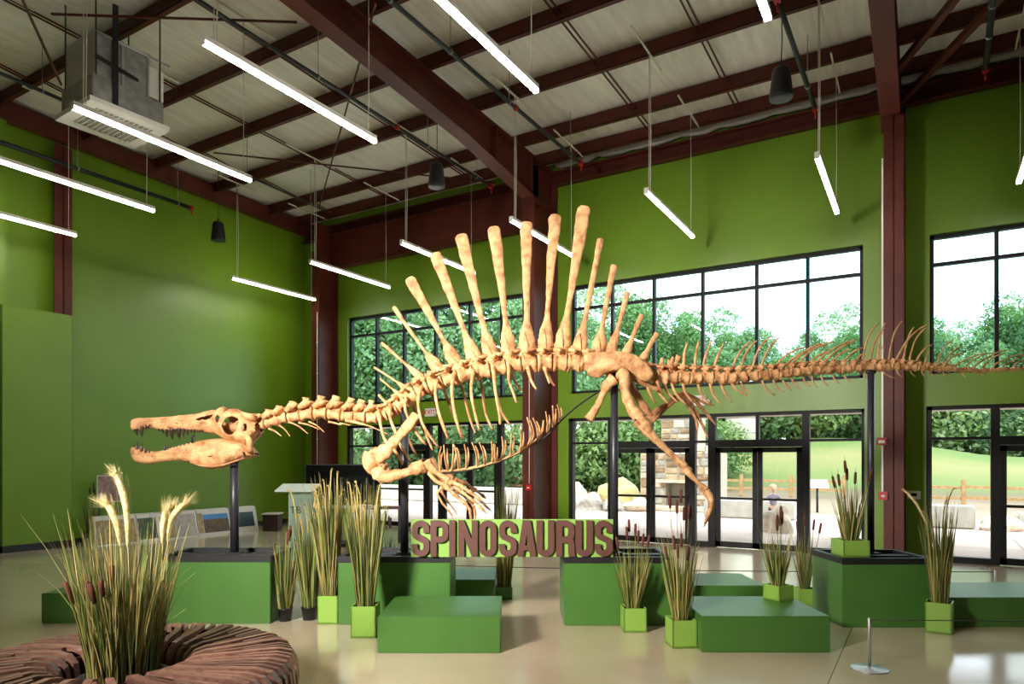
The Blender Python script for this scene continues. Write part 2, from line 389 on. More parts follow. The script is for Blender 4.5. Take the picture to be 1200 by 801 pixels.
def column(u, v0, label, w=.14):
    r = sroot('column', label); h = 7.10
    b = MB(); b.box(u-w, v0, 0, u+w, v0+.018, h); b.build('front_flange', M['red_steel'], r)
    b = MB(); b.box(u-w, WV-.05, 0, u+w, WV-.03, 7.85); b.build('back_flange', M['red_steel'], r)
    b = MB(); b.box(u-.007, v0, 0, u+.007, WV-.03, 7.85); b.build('web', M['red_steel'], r)
    b = MB()
    for z in (.02, 7.09): b.box(u-w, v0, z-.015, u+w, WV-.03, z+.01)
    b.build('cap_plate', M['red_steel'], r)
rafter(-7.0, 'oxide red roof beam running over the sail of the skeleton'); rafter(-.47, 'oxide red roof beam above the right-hand column')
rafter(-.42+6.6, 'oxide red roof beam beyond the right edge')
column(-7.0, 12.33, 'oxide red steel column behind the sail'); column(-.42, 12.33, 'oxide red steel column behind the tail'); column(-13.56, 12.70, 'oxide red steel column in the far corner')
column(6.2, 12.33, 'oxide red steel column beyond the right edge')
# end-wall frame on the left
r = sroot('end_wall_column', 'red steel column on the left wall above the low panel')
b = MB(); b.box(-14.42, 6.86, 0, -14.40, 7.18, 7.8); b.build('front_flange', M['red_steel'], r)
b = MB(); b.box(LU, 7.01, 0, -14.40, 7.03, 7.8); b.build('web', M['red_steel'], r)
r = sroot('end_wall_beam', 'red beam along the top of the left wall')
b = MB(); b.add([(-14.36, BV, 8.15), (-14.36, WV, 7.76), (-14.34, WV, 7.76), (-14.34, BV, 8.15), (-14.36, BV, 8.48), (-14.36, WV, 8.09), (-14.34, WV, 8.09), (-14.34, BV, 8.48)],
                [(3, 2, 1, 0), (4, 5, 6, 7), (0, 1, 5, 4), (1, 2, 6, 5), (2, 3, 7, 6), (3, 0, 4, 7)]); b.build('web', M['red_steel'], r)
b = MB(); b.beam((-14.42, BV, 8.15), (-14.42, WV, 7.76), .2, .02); b.beam((-14.42, BV, 8.47), (-14.42, WV, 8.08), .2, .02); b.build('flange', M['red_steel'], r)
# knee of the corner frame: deep beam along the window wall in the left bay
r = sroot('corner_beam', 'deep red beam between the corner column and the middle column')
b = MB(); b.box(-13.5, 13.2, 6.75, -7.0, 13.22, 7.62); b.build('web', M['red_steel'], r)
b = MB(); b.box(-13.5, 13.1, 6.73, -7.0, 13.32, 6.75); b.build('flange', M['red_steel'], r)
b = MB(); b.box(-13.5, 13.1, 7.62, -7.0, 13.32, 7.64); b.build('flange', M['red_steel'], r)
# bracing
for p, q, wd, nm, lb in [((-.34, 13.1, 7.62), (1.25, 10.35, 7.80), .09, 'brace', 'lower red angle brace right of the right-hand column'),
                 ((-.36, 12.0, 7.62), (.75, 10.0, 7.80), .09, 'brace', 'upper red angle brace right of the right-hand column'),
                 ((-10.31, 4.87, 7.82), (-7.55, 6.73, 7.82), .025, 'brace_rod', 'thin red bracing rod under the roof near the air handler'),
                 ((-12.19, 8.74, 7.82), (-8.0, 12.65, 7.70), .025, 'brace_rod', 'thin red bracing rod under the roof of the left bay'),
                 ((-6.26, 6.92, 7.75), (-12.47, 11.8, 7.75), .025, 'brace_rod', 'thin red bracing rod crossing towards the corner column'),
                 ((-10.18, 4.4, 7.85), (-12.17, 5.9, 7.85), .03, 'brace_rod', 'thin red bracing rod left of the air handler')]:
    b = MB(); b.beam(p, q, wd, wd); struct(b.build(nm, M['red_steel']), lb)
# ================================================================== THINGS UNDER THE ROOF
# pendant lamps: two rows of 2.44 m tubes on thin cables, all along Y
def make_lamp(hz):
    t = thing('pendant_light', '', 'ceiling light', group='linear pendant lights')
    b = MB(); b.box(-.032, 0, 0, .032, 2.44, .05); b.box(-.034, -.004, -.045, .034, 0, .052); b.box(-.034, 2.44, -.045, .034, 2.444, .052); b.build('housing', M['white'], t)
    b = MB(); b.bevbox(-.03, .002, -.04, .03, 2.438, 0, .008); b.build('diffuser', M['led'], t)
    for v in (.12, 2.32):
        b = MB(); zt = hz-.03; b.tube([(0, v, .05), (.012*math.sin(v*3), v, .8), (0, v, zt)], .0055, 5); b.build('cable', M['cable'], t)
    b = MB(); b.tube([(.015, .14, .05), (.02, .15, 1.0), (.01, .13, hz-.03)], .006, 5); b.build('power_cord', M['cable'], t)
    for v in (.12, 2.32):
        b = MB(); b.beam((0, v-.74, hz-.008), (0, v+.56, hz-.025), .025, .025); b.build('strut', M['cable'], t)
    return t
LZ = 5.77
rows = [(4.2, [(-13.2, 'pendant light tube cut off by the left edge, lowest in the near row'), (-10.8, 'pendant light tube below the air handler, running in from the left edge'),
              (-8.42, 'linear pendant light hanging right in front of the air handler'), (-6.02, 'pendant light tube just right of the air handler, under the purlins'),
              (-3.67, 'thick pendant light tube crossing the top edge near the centre'), (-1.24, 'short end of a pendant light tube at the top edge beside the upper right speaker')]),
        (10.02, [(-13.32, 'linear pendant light in the far row closest to the left wall'), (-10.85, 'linear pendant light in the far row in front of the corner column'), (-8.43, 'pendant light tube in the far row behind the front sail spines'),
              (-6.03, 'linear pendant light in the far row behind the tallest sail spine'), (-3.63, 'linear pendant light in the far row on the green wall right of the sail'),
              (-1.24, 'linear pendant light in the far row nearest the right-hand column'), (1.18, 'linear pendant light touching the right edge of the frame')])]
for v, ls in rows:
    lamp = None
    for u, lab in ls:
        if not lamp: lamp = make_lamp(zroof(v+1.2)-.24-LZ); lamp.location = (u, v, LZ); lamp['label'] = lab
        else: dup(lamp, (u, v, LZ), 0, lab)

# pendant speakers
def make_speaker():
    t = thing('pendant_speaker', '', 'speaker', group='pendant speakers')
    b = MB(); b.lathe([(.06, 0), (.10, -.012), (.115, -.05), (.15, -.36), (.152, -.39), (.145, -.41), (.12, -.415)], 24); b.build('body', M['black'], t)
    b = MB(); b.lathe([(.115, -.412), (.112, -.418), (.05, -.421)], 24); b.build('grille', mat('speaker_grille', srgb(70, 70, 74), .6), t)
    b = MB(); b.tube([(0, 0, -.01), (.01, 0, .4), (0, 0, 1.37)], .007, 6); b.build('cable', M['black'], t)
    b = MB(); b.tube([(-.05, 0, -.02), (-.03, 0, .06), (0, 0, .10), (.03, 0, .06), (.05, 0, -.02)], .006, 6); b.build('hanger', M['black'], t)
    return t
sp = make_speaker(); sp.location = (-1.64, 9.7, 6.9); sp['label'] = 'black pendant speaker at the upper right, beside the sprinkler pipe'
dup(sp, (-7.38, 9.73, 6.9), 0, 'black pendant speaker hanging under the big roof beam above the sail')
dup(sp, (-13.3, 9.65, 6.9), 0, 'black pendant speaker before the left green wall')

# sprinkler pipes
def pipe(pts, r, label, ends=(0, 1), heads=(), drops=()):
    t = thing('sprinkler_pipe', label, 'pipe', pts[0], 0, 'sprinkler pipes'); P0 = Vector(pts[0]); L = [Vector(p)-P0 for p in pts]
    b = MB(); b.tube(L, r, 8); b.build('run', M['black'], t)
    for e in ends:
        p = L[-1] if e else L[0]; b = MB(); b.beam(p-Vector((0, .05, 0)), p+Vector((0, .06, 0)), .075, .075); b.build('coupling', M['red'], t)
        b = MB(); b.tube([p+Vector((0, .04, 0)), p+Vector((0, .04, -.14))], .014, 6); b.build('sprinkler_head', M['red'], t)
    d = (L[-1]-L[0])
    for h in heads:
        p = L[0]+d*h; b = MB(); b.tube([p, p+Vector((0, 0, zroof(pts[0][1])-pts[0][2]-.05))], .006, 5); b.tube([p-d.normalized()*.012, p+d.normalized()*.012], r+.008, 8); b.build('hanger', M['zinc'], t)
    for h in drops:
        p = L[0]+d*h; b = MB(); b.tube([p-d.normalized()*.03, p+d.normalized()*.03], r+.014, 10); b.build('coupling', M['red'], t)
    return t
pipe([(-7.75, 1.5, 7.4), (-7.78, 12.1, 7.4)], .03, 'black sprinkler pipe along the left side of the big roof beam', (1,), (.3, .55, .8, .95), (.72,))
pipe([(-5.71, 1.5, 7.4), (-5.69, 12.05, 7.4)], .032, 'black sprinkler pipe to the right of the big roof beam', (1,), (.48, .6, .75, .96), (.77,))
pipe([(-1.57, 9.0, 7.4), (-1.53, 12.15, 7.4)], .036, 'short black sprinkler pipe beside the speaker at the upper right', (0, 1), (.75,))
pipe([(.69, 8.5, 7.4), (.76, 12.2, 7.4)], .04, 'black sprinkler pipe right of the right-hand column', (1,), (.55, .75))
pipe([(-13.75, 2.0, 7.2), (-13.78, 9.3, 7.2)], .045, 'thick black sprinkler pipe along the left wall', (1,), (.45, .68, .96))
pipe([(-11.66, 8.6, 7.4), (-11.8, 11.3, 7.4)], .022, 'thin black pipe near the far left corner of the roof', (), (.2, .85))
pipe([(-11.85, 2.0, 7.5), (-11.95, 5.9, 7.5)], .03, 'short black pipe at the upper left corner left of the air handler', (), (.5, .9))

# air handler with its duct, under the roof at the left
t = thing('air_handler', 'boxy metal air handler with a white ceiling grille and silver duct at upper left', 'air handler', (-10.25, 5.68, 6.6), math.radians(-3))
b = MB(); b.bevbox(-.46, -.5, .06, .46, .5, .42, .01); b.build('body', M['zinc'], t)
b = MB()
b.add([(-.52, -.56, 0), (.52, -.56, 0), (.52, .56, 0), (-.52, .56, 0), (-.52, -.56, .07), (.52, -.56, .07), (.52, .56, .07), (-.52, .56, .07),
       (-.36, -.40, 0), (.36, -.40, 0), (.36, .40, 0), (-.36, .40, 0)],
      [(0, 1, 5, 4), (1, 2, 6, 5), (2, 3, 7, 6), (3, 0, 4, 7), (4, 5, 6, 7), (0, 8, 9, 1), (1, 9, 10, 2), (2, 10, 11, 3), (3, 11, 8, 0)]); b.build('grille_frame', M['white'], t)
b = MB(); b.box(-.37, -.41, .02, .37, .41, .03); b.build('filter', mat('dusty_filter', srgb(150, 146, 134), .8), t)
for k in range(11):
    b = MB(); y = -.36+k*.072; b.box(-.36, y, .003, .36, y+.012, .02); b.build('louver', M['white'], t)
b = MB(); b.bevbox(-.40, -.44, .42, .40, .30, 1.05, .01); b.build('duct', M['zinc'], t)
for y in (-.44, -.07, .30):
    b = MB(); b.box(-.42, y-.015, .42, .42, y+.015, 1.07); b.build('duct_seam', M['alu'], t)
b = MB(); b.box(.0, .31, .45, .42, .52, .9); b.build('access_panel', M['white'], t)
for x, y in ((-.5, -.5), (.5, -.5), (.5, .5), (-.5, .5)):
    b = MB(); b.beam((x*.9, y*.9, .3), (x*.9, y*.9, 1.7), .016, .016); b.build('hanger_strap', M['black'], t)
b = MB(); b.beam((.47, -.2, .06), (.47, -.2, 1.5), .07, .03); b.beam((.3, .5, .62), (.55, -.5, .62), .03, .05); b.build('bracket', M['black'], t)
b = MB(); b.tube([(-.41, -.1, .75), (-.55, -.1, .75)], .12, 14); b.build('duct_collar', M['black'], t)
b = MB(); b.tube([(.44, -.5, 1.02), (.44, .6, 1.02)], .018, 8); b.build('conduit', M['alu'], t)

# fire alarm bits, conduits, exit signs
def put_small(name, mb, mats, lab, cat, loc, rz=0, group=None):
    return tag(mb.build(name, mats, None, loc, rz), lab, cat, group)
b = MB(); b.box(-.012, -.02, 0, .012, .0, 5.3); put_small('conduit', b, M['white'], 'thin white conduit running up the left side of the right-hand column', 'conduit', (-.577, 12.36, 1.15))
t = thing('fire_alarm_strobe', 'red fire alarm strobe halfway up the right-hand column', 'fire alarm', (-.585, 12.33, 1.92))
b = MB(); b.bevbox(-.07, -.05, 0, .07, 0, .12, .006); b.build('housing', M['red'], t)
b = MB(); b.bevbox(-.045, -.07, .03, .045, -.05, .08, .006); b.build('lens', M['white'], t)
t = thing('fire_alarm_pull_station', 'red fire alarm pull station on the right-hand column beside the tail plinth', 'fire alarm', (-.565, 12.33, 1.06))
b = MB(); b.bevbox(-.065, -.05, 0, .065, 0, .13, .006); b.build('housing', M['red'], t)
b = MB(); b.box(-.03, -.06, .055, .03, -.05, .072); b.box(-.008, -.06, .04, .008, -.05, .085); b.build('pull_handle', M['white'], t)
t = thing('thermostat', 'small white thermostat right of the right-hand column', 'thermostat', (-.16, WV, 1.03))
b = MB(); b.bevbox(-.1, -.03, 0, .1, 0, .14, .006); b.build('housing', M['white'], t)
b = MB(); b.box(-.045, -.033, .05, .045, -.03, .1); b.build('display', M['screen'], t)
b = MB(); b.tube([(0, 0, 0), (.0, 0, 4.9)], .012, 6); put_small('conduit', b, M['cable'], 'thin white conduit down the middle column behind the sail', 'conduit', (-6.96, 12.30, 1.20))
t = thing('fire_alarm_pull_station', 'small red pull station at the bottom of the white conduit on the middle column', 'fire alarm', (-6.96, 12.31, 1.06))
b = MB(); b.bevbox(-.06, -.05, 0, .06, 0, .12, .006); b.build('housing', M['red'], t)
b = MB(); b.box(-.03, -.056, .05, .03, -.05, .066); b.build('pull_handle', M['white'], t)
b = MB(); b.tube([(0, 0, 0), (0, 0, 4.2)], .012, 6)
for z in (.9, 1.9, 2.6, 3.4): b.tube([(0, 0, z), (0, 0, z+.03)], .022, 6)
put_small('conduit', b, M['cable'], 'thin white conduit on the far corner column above the neck', 'conduit', (-13.46, 12.67, 1.3))
def text(body, size, depth, m, parent, loc, rot, name='lettering', align='CENTER'):
    c = bpy.data.curves.new(name, 'FONT'); c.body = body; c.size = size; c.extrude = depth; c.align_x = align; c.align_y = 'CENTER'; c.materials.append(m)
    o = bpy.data.objects.new(name, c); COL.objects.link(o); bpy.context.view_layer.update()
    me = bpy.data.meshes.new_from_object(o.evaluated_get(bpy.context.evaluated_depsgraph_get())); bpy.data.objects.remove(o)
    if not me.materials: me.materials.append(m)
    o = put(name, me, parent, loc); o.rotation_euler = rot
    return o
for u, lab in ((-3.80, 'lit EXIT sign on the green wall right of the hips, below the tail'), (-10.33, 'lit EXIT sign on the green wall behind the front ribs')):
    t = thing('exit_sign', lab, 'exit sign', (u, WV, 2.74), 0, 'exit signs')
    b = MB(); b.bevbox(-.16, -.055, 0, .16, 0, .20, .01); b.build('housing', M['white'], t)
    text('EXIT', .155, .002, M['exit_red'], t, (0, -.058, .098), (PI/2, 0, 0))
    for s in (1,):
        b = MB(); b.lathe([(.02, 0), (.05, .02), (.055, .06), (.03, .07)], 12); b.build('emergency_lamp', M['white'], t, (.21, -.06, .04))
# ================================================================== THE DISPLAY ROW
H1 = .70
def plinth_tall(a0, a1, d0, d1, label, bar):
    t = thing('display_plinth', label, 'plinth', EV((a0+a1)/2, (d0+d1)/2), TH, 'tall green plinths under the skeleton'); w, h = (a1-a0)/2, (d1-d0)/2
    b = MB(); b.bevbox(-w, -h, 0, w, h, H1-.055, .006); b.build('body', M['plinth'], t)
    b = MB(); e = .008; r = .045
    for x0, y0, x1, y1 in ((-w-e, -h-e, w+e, -h+r), (-w-e, h-r, w+e, h+e), (-w-e, -h+r, -w+r, h-r), (w-r, -h+r, w+e, h-r)): b.box(x0, y0, H1-.06, x1, y1, H1)
    b.build('rim', M['black'], t)
    b = MB(); b.box(-w+r, -h+r, H1-.0545, w-r, h-r, H1-.045); b.build('tray', M['base_black'], t)
    b = MB(); b.box(-w+r, -.05, H1-.045, w-r, .05, H1-.015); b.build('crossbar', M['black'], t)
    return t
def plinth_low(a0, a1, d0, d1, label, h=.32):
    t = thing('display_step', label, 'plinth', EV((a0+a1)/2, (d0+d1)/2), TH, 'low green steps beside the plinths'); w, g = (a1-a0)/2, (d1-d0)/2
    b = MB(); b.bevbox(-w, -g, 0, w, g, h, .006); b.build('body', M['plinth'], t); return t
P = {'head': (-3.64, -2.50, 7.12, 7.80), 'torso': (-1.787, -.637, 7.08, 7.82), 'hips': (.537, 1.64, 7.04, 7.76), 'tail': (3.34, 4.25, 6.96, 7.66)}
plinth_tall(*P['head'], 'tall green plinth with a black tray rim under the skull', 0)
plinth_tall(*P['torso'], 'tall green plinth with a black tray rim behind the low step left of centre', 0)
plinth_tall(*P['hips'], 'tall green plinth with a black tray rim under the hips, right end of the sign', 0)
plinth_tall(*P['tail'], 'tall dark green plinth with a black tray rim under the tail', 0)
plinth_low(-4.88, -3.66, 7.14, 7.9, 'low dark green step at the far left, behind the slatted bench', .31)
plinth_low(-1.18, -.10, 6.04, 6.96, 'low green step in the middle foreground, below the sign')
plinth_low(-1.32, -.20, 7.90, 8.76, 'low green step behind the torso plinth, seen under the sign')
plinth_low(1.67, 2.80, 6.06, 6.95, 'low green step right of centre, next to a cattail pot')
plinth_low(1.68, 2.77, 7.53, 8.34, 'low green step behind another step, right of the hip plinth')
plinth_low(4.28, 5.75, 6.98, 7.85, 'low dark green step at the right edge of the frame', .30)

# support poles
for a, d, zt, r, lab in ((-3.005, 7.46, 1.72, .045, 'black support pole under the skull'), (-1.165, 7.46, 2.28, .045, 'black support pole behind the arm, under the front ribs'),
                    (1.105, 7.44, 2.62, .042, 'black support pole under the hips'), (3.865, 7.42, 2.655, .036, 'slim black support pole under the tail')):
    t = thing('support_pole', lab, 'pole', EV(a, d, H1-.015), TH, 'support poles of the skeleton'); z = zt-H1+.015
    b = MB(); b.box(-.08, -.06, 0, .08, .06, .012); b.build('base_plate', M['black'], t)
    b = MB(); b.tube([(0, 0, .01), (0, 0, z)], r, 14); b.build('shaft', mat('pole_black', srgb(42, 42, 46), .4), t)
    b = MB(); b.tube([(-.05, 0, z-.02), (0, 0, z), (.05, 0, z-.02)], .018, 8); b.build('cradle', M['black'], t)

# SPINOSAURUS sign: board across the two plinths, letters standing proud
t = thing('name_sign', 'long lime green sign board reading SPINOSAURUS in raised brown letters', 'sign', EV(.0, 7.065, H1), TH)
b = MB(); b.box(-1.035, -.012, 0, 1.035, .012, .385); b.build('board', M['sign_green'], t)
def ribbon(mb, pts, w, y0, y1, closed=False):
    """flat band of width w along x,z points, pushed from y0 to y1"""
    P = [Vector((p[0], 0, p[1])) for p in pts]; k = len(P); Ls = []; Rs = []
    for i in range(k):
        pa, pb = (P[(i-1) % k], P[(i+1) % k]) if closed else (P[max(i-1, 0)], P[min(i+1, k-1)])
        d1 = (P[i]-pa); d2 = (pb-P[i]); d1 = d1.normalized() if d1.length > 1e-6 else d2.normalized(); d2 = d2.normalized() if d2.length > 1e-6 else d1
        tg = (d1+d2).normalized(); nrm = Vector((-tg.z, 0, tg.x)); c = max(.5, nrm.dot(Vector((-d1.z, 0, d1.x))))
        Ls.append(P[i]+nrm*w/2/c); Rs.append(P[i]-nrm*w/2/c)
    n = k if closed else k-1
    for i in range(n):
        j = (i+1) % k; q = [Ls[i], Rs[i], Rs[j], Ls[j]]
        vs = [(v.x, y0, v.z) for v in q]+[(v.x, y1, v.z) for v in q]
        mb.cur = 0; mb.add(vs, [(0, 1, 2, 3)]); mb.cur = 1
        fs = [(0, 3, 7, 4), (1, 5, 6, 2)]
        if not closed and i == 0: fs.append((0, 4, 5, 1))
        if not closed and i == n-1: fs.append((3, 2, 6, 7))
        mb.add(vs, fs)
    mb.cur = 0
def arc(cx, cz, rx, rz, a0, a1, n=8): return [(cx+rx*math.cos(math.radians(lerp(a0, a1, i/n))), cz+rz*math.sin(math.radians(lerp(a0, a1, i/n)))) for i in range(n+1)]
LH = .368; ZB = .008
def letter(ch, x0, x1):
    b = MB(); s = .062; h = s/2; w = x1-x0; y0, y1 = -.045, -.012; cnt = [0]; z0, z1 = ZB, ZB+LH; R = (w-s)/2; cx = (x0+x1)/2; 
    def rib(p, c=False, ww=s): cnt[0] += 1; ribbon(b, p, ww, y0-.0008*cnt[0], y1, c)
    
    L, Rr, B, T = x0+h, x1-h, z0+h, z1-h; rz = R*1.0
    if ch == 'I': rib([(cx, z0), (cx, z1)])
    if ch in 'PR':
        rib([(L, z0), (L, z1)]); bz = z0+LH*.47
        rib([(L, T), (Rr-R*.9, T)]+arc(Rr-R*.9, T-R*.9, R*.9, R*.9, 90, 0)+arc(Rr-R*.9, bz+R*.9, R*.9, R*.9, 0, -90)+[(L, bz)])
        if ch == 'R': rib([(cx, bz)]+arc(Rr-R*.8, bz-R*.7, R*.8, R*.7, 80, 0)+[(Rr, z0+.06), (Rr+.006, z0)])
    if ch == 'N':
        rib([(L, z0), (L, z1)]); rib([(Rr, z0), (Rr, z1)]); rib([(L+.0, z1-.01), (Rr, z0+.01)])
    if ch == 'O': rib(arc(cx, T-rz, R, rz, 180, 0, 12)+arc(cx, B+rz, R, rz, 0, -180, 12), True)
    if ch == 'U': rib([(L, z1), (L, B+rz)]+arc(cx, B+rz, R, rz, 180, 360, 12)[1:]+[(Rr, z1)])
    if ch == 'A':
        rib([(x0+h*.95, z0), (cx-.008, z1)]); rib([(x1-h*.95, z0), (cx+.008, z1)]); rib([(x0+h*1.6, z0+.09), (x1-h*1.6, z0+.09)], False, .05)
    if ch == 'S':
        rib([(Rr, z1-.125)]+arc(cx, T-rz, R, rz, 0, 180, 12)+[(L, T-rz-.03)]+[(L+.004, z0+LH*.60), (L+.018, z0+LH*.555), (cx, z0+LH*.5), (Rr-.018, z0+LH*.445), (Rr-.004, z0+LH*.40)]
            +[(Rr, B+rz+.03)]+arc(cx, B+rz, R, rz, 0, -180, 12)+[(L, z0+.125)])
    return b
SX = lambda p: -1.035 + (p-84)/(1090-84)*2.07
for ch, p0, p1 in (('S', 90, 178), ('P', 183, 272), ('I', 277, 304), ('N', 320, 417), ('O', 425, 509), ('S', 522, 610), ('A', 613, 706), ('U', 708, 796), ('R', 806, 896), ('U', 902, 987), ('S', 998, 1086)):
    letter(ch, SX(p0), SX(p1)).build('letter', [M['sign_brown'], M['sign_edge']], t)

# rope barrier: front stanchion, rear posts, cords
def stanchion(loc, lab, h=.415, r=.145):
    t = thing('stanchion', lab, 'stanchion', loc, 0, 'knee-high rope barrier posts')
    b = MB(); b.lathe([(r, 0), (r, .008), (r-.012, .014), (.03, .02), (.016, .028)], 28); b.build('base', M['alu'], t)
    b = MB(); b.tube([(0, 0, .02), (0, 0, h-.006), (0, 0, h)], [.0135, .0135, .008], 12); b.build('post', M['alu'], t); return t
stanchion(EV(2.895, 5.58), 'silver knee-high stanchion with a round base in the right foreground')
stanchion(EV(5.75, 8.2), 'silver knee-high stanchion behind the right edge step', .38)
stanchion(EV(-1.9, 8.95), 'silver stanchion hidden by tall grass behind the torso plinth', .38)
b = MB(); p, q = EV(2.895, 5.58, .40), EV(6.2, 5.58, .39); b.tube([p, lerp(p, q, .5)-Vector((0, 0, .01)), q], .004, 6); tag(b.build('barrier_cord', M['black']), 'thin black cord running right from the front stanchion', 'cord')
b = MB(); p, q = EV(-1.9, 8.95, .35), EV(5.75, 8.2, .36); b.tube([lerp(p, q, i/12)-Vector((0, 0, .035*math.sin(PI*i/12))) for i in range(13)], .005, 6); tag(b.build('barrier_cord', M['black']), 'thin black cord stretched behind the plinths', 'cord')

# ------------------------------------------------------------------ plants
def blades(seed, n, rbase, spread, h, hv=.25, mats=4, width=.006, droop=.12, stiff=1.0, zb=0, lim=(-9, 9, -9, 9)):
    rnd = random.Random(seed); b = MB()
    for i in range(n):
        a = rnd.uniform(0, 2*PI); r = rbase*math.sqrt(rnd.random()); x, y = r*math.cos(a), r*math.sin(a)
        a2 = a+rnd.uniform(-.7, .7); L = h*(1-hv*rnd.random()**.8*1.6); L = max(L, h*.35); s = spread*(.15+.85*rnd.random())*(L/h)
        dr = droop*rnd.random()**2; w = width*rnd.uniform(.6, 1.25); pr = []
        tw = rnd.uniform(0, PI); K = 5
        for k in range(K+1):
            t_ = k/K; o = s*(t_**stiff)+dr*max(0, t_-.5)**2*4*h*.35
            z = L*t_-dr*h*.6*max(0, t_-.6)**2*2
            ww = w*(1-t_**3)*(1 if k else .8)+.0006; pr.append((x+o*math.cos(a2), y+o*math.sin(a2), zb+z, ww))
        pr = [(min(max(q[0], lim[0]+.1*(q[0]-lim[0])*(q[0] < lim[0])), lim[1]), min(max(q[1], lim[2]), lim[3]), q[2], q[3]) for q in pr]
        cx, sx = math.cos(tw), math.sin(tw); vs = []
        for px, py, pz, ww in pr: vs += [(px-cx*ww, py-sx*ww, pz), (px+cx*ww, py+sx*ww, pz)]
        b.cur = rnd.choices(range(mats), [4, 5, 4, 3][:mats])[0]
        b.add(vs, [(2*k, 2*k+1, 2*k+3, 2*k+2) for k in range(K)], True)
    b.cur = 0
    return b
def stuff(o): o['kind'] = 'stuff'; return o
def square_pot(w, h, m, t, rz=0):
    b = MB(); s = w/2; b.box(-s, -s, 0, s, -s+.012, h); b.box(-s, s-.012, 0, s, s, h); b.box(-s, -s, 0, -s+.012, s, h); b.box(s-.012, -s, 0, s, s, h); b.box(-s, -s, 0, s, s, .02)
    b.build('pot', m, t, (0, 0, 0), rz); b = MB(); b.box(-s+.012, -s+.012, h-.04, s-.012, s-.012, h-.025); b.build('soil', M['soil'], t, (0, 0, 0), rz)
def round_pot(r, h, t):
    b = MB(); b.lathe([(r*.78, 0), (r*.8, .005), (r, h-.01), (r*1.06, h-.01), (r*1.06, h), (r*.94, h), (r*.92, h-.03)], 20); b.build('pot', M['black_pot'], t)
    b = MB(); b.lathe([(r*.9, h-.04), (r*.9, h-.03), (.01, h-.028)], 16); b.build('soil', M['soil'], t)
def cattail(t, base, tip, m='cattail', hl=.13, r=.014):
    base, tip = Vector(base), Vector(tip); d = (tip-base).normalized(); b = MB()
    mid = (base+tip)/2; mid += Vector((d.x, d.y, 0))*-.02
    b.tube([base, mid, tip], [.004, .0035, .003], 5)
    c = b.build('stem', M['blade'][1], t)
    b = MB(); b.tube([tip, tip+d*.01, tip+d*hl*.5, tip+d*(hl-.01), tip+d*hl, tip+d*(hl+.002), tip+d*(hl+.05)], [.004, r*.85, r, r*.9, .004, .002, .0012], 10)
    b.build('cattail', M[m], c)
def plume(t, pts, r=.02, m='plume', seed=0):
    """feathery seed head: core plus short bristles"""
    rnd = random.Random(seed); P_ = smooth_path(pts, 5); b = MB(); k = len(P_)
    b.tube(P_, [max(.0015, r*.45*math.sin(PI*(.06+.9*i/(k-1)))**.7) for i in range(k)], 6)
    for i in range(k):
        p = Vector(P_[i]); tg = (Vector(P_[min(i+1, k-1)])-Vector(P_[max(i-1, 0)])).normalized(); rr = r*1.5*math.sin(PI*(.08+.86*i/(k-1)))**.7
        for q in range(9):
            v = Vector((rnd.gauss(0, 1), rnd.gauss(0, 1), rnd.gauss(0, 1))); v = (v-tg*v.dot(tg)).normalized()
            e = p+v*rr*.75+tg*rr*rnd.uniform(.9, 2.2); s_ = tg.cross(v)*.0022
            b.add([p-s_, p+s_, e], [(0, 1, 2)])
    b.build('plume', M[m], t)
def plant(label, loc, rz, pot, n, h, rbase, spread, seed, cat=(), plumes=(), hv=.3, width=.0055, droop=.1, dark=False, group='potted artificial grasses', stiff=1.0, straw=0, lim=(-9, 9, -9, 9)):
    t = thing('potted_grass', label, 'plant', loc, rz, group); kind, w, ph = pot; zb = ph-.03
    if kind == 'square': square_pot(w, ph, M['lime'], t)
    elif kind == 'dark_square': square_pot(w, ph, M['plinth'], t)
    else: round_pot(w/2, ph, t)
    ms = [M['dark_blade']] if dark else M['blade']
    stuff(blades(seed, int(n*1.45), rbase, spread, h-zb, hv, len(ms), width, droop, stiff, zb, lim).build('blades', ms, t))
    for x, y, z in cat:
        cattail(t, (x*.3, y*.3, zb), (x, y, z), 'cattail_dark' if dark else 'cattail')
    rnd = random.Random(seed+5)
    for i in range(straw):
        a = rnd.uniform(0, 2*PI); rr = spread*rnd.uniform(.1, .8); z = h*rnd.uniform(.78, 1.0); x, y = rr*math.cos(a), rr*math.sin(a); a += rnd.uniform(-.5, .5); k = rnd.uniform(.02, .07)
        plume(t, [(x, y, z-.30), (x+k*.3*math.cos(a), y+k*.3*math.sin(a), z-.14), (x+k*math.cos(a), y+k*math.sin(a), z), (x+k*1.6*math.cos(a), y+k*1.6*math.sin(a), z+.02)], .013, 'straw_plume', seed+i)
    return t
plant('short potted grass in a round black pot with one red-brown cattail cluster, right of the skull plinth', EV(-2.39, 7.26), TH, ('round', .155, .135), 130, 1.0, .065, .18, 11, [(.055, -.05, .84), (.03, -.03, .80), (.06, -.02, .88)], hv=.5, droop=.05, lim=(-.095, 9, -9, 9))
plant('taller potted grass in a round black pot, second from the skull plinth', EV(-2.15, 7.32), TH, ('round', .17, .14), 140, 1.36, .07, .21, 12, hv=.32, droop=.12, straw=7)
plant('tall bushy potted grass in a lime green pot left of the torso plinth', EV(-1.90, 7.2), TH, ('square', .21, .29), 210, 1.58, .085, .22, 13, hv=.3, droop=.14, straw=12, lim=(-9, .09, -9, 9))
plant('tall potted grass in a lime green pot standing in front of the torso plinth', EV(-1.415, 6.66), TH, ('square', .235, .30), 200, 1.52, .085, .20, 14, hv=.3, droop=.12, straw=9)
plant('tall grass standing behind the torso plinth, between two lime-potted grasses', EV(-1.84, 8.15), TH, ('round', .2, .2), 130, 1.25, .08, .14, 15, hv=.3, straw=4)
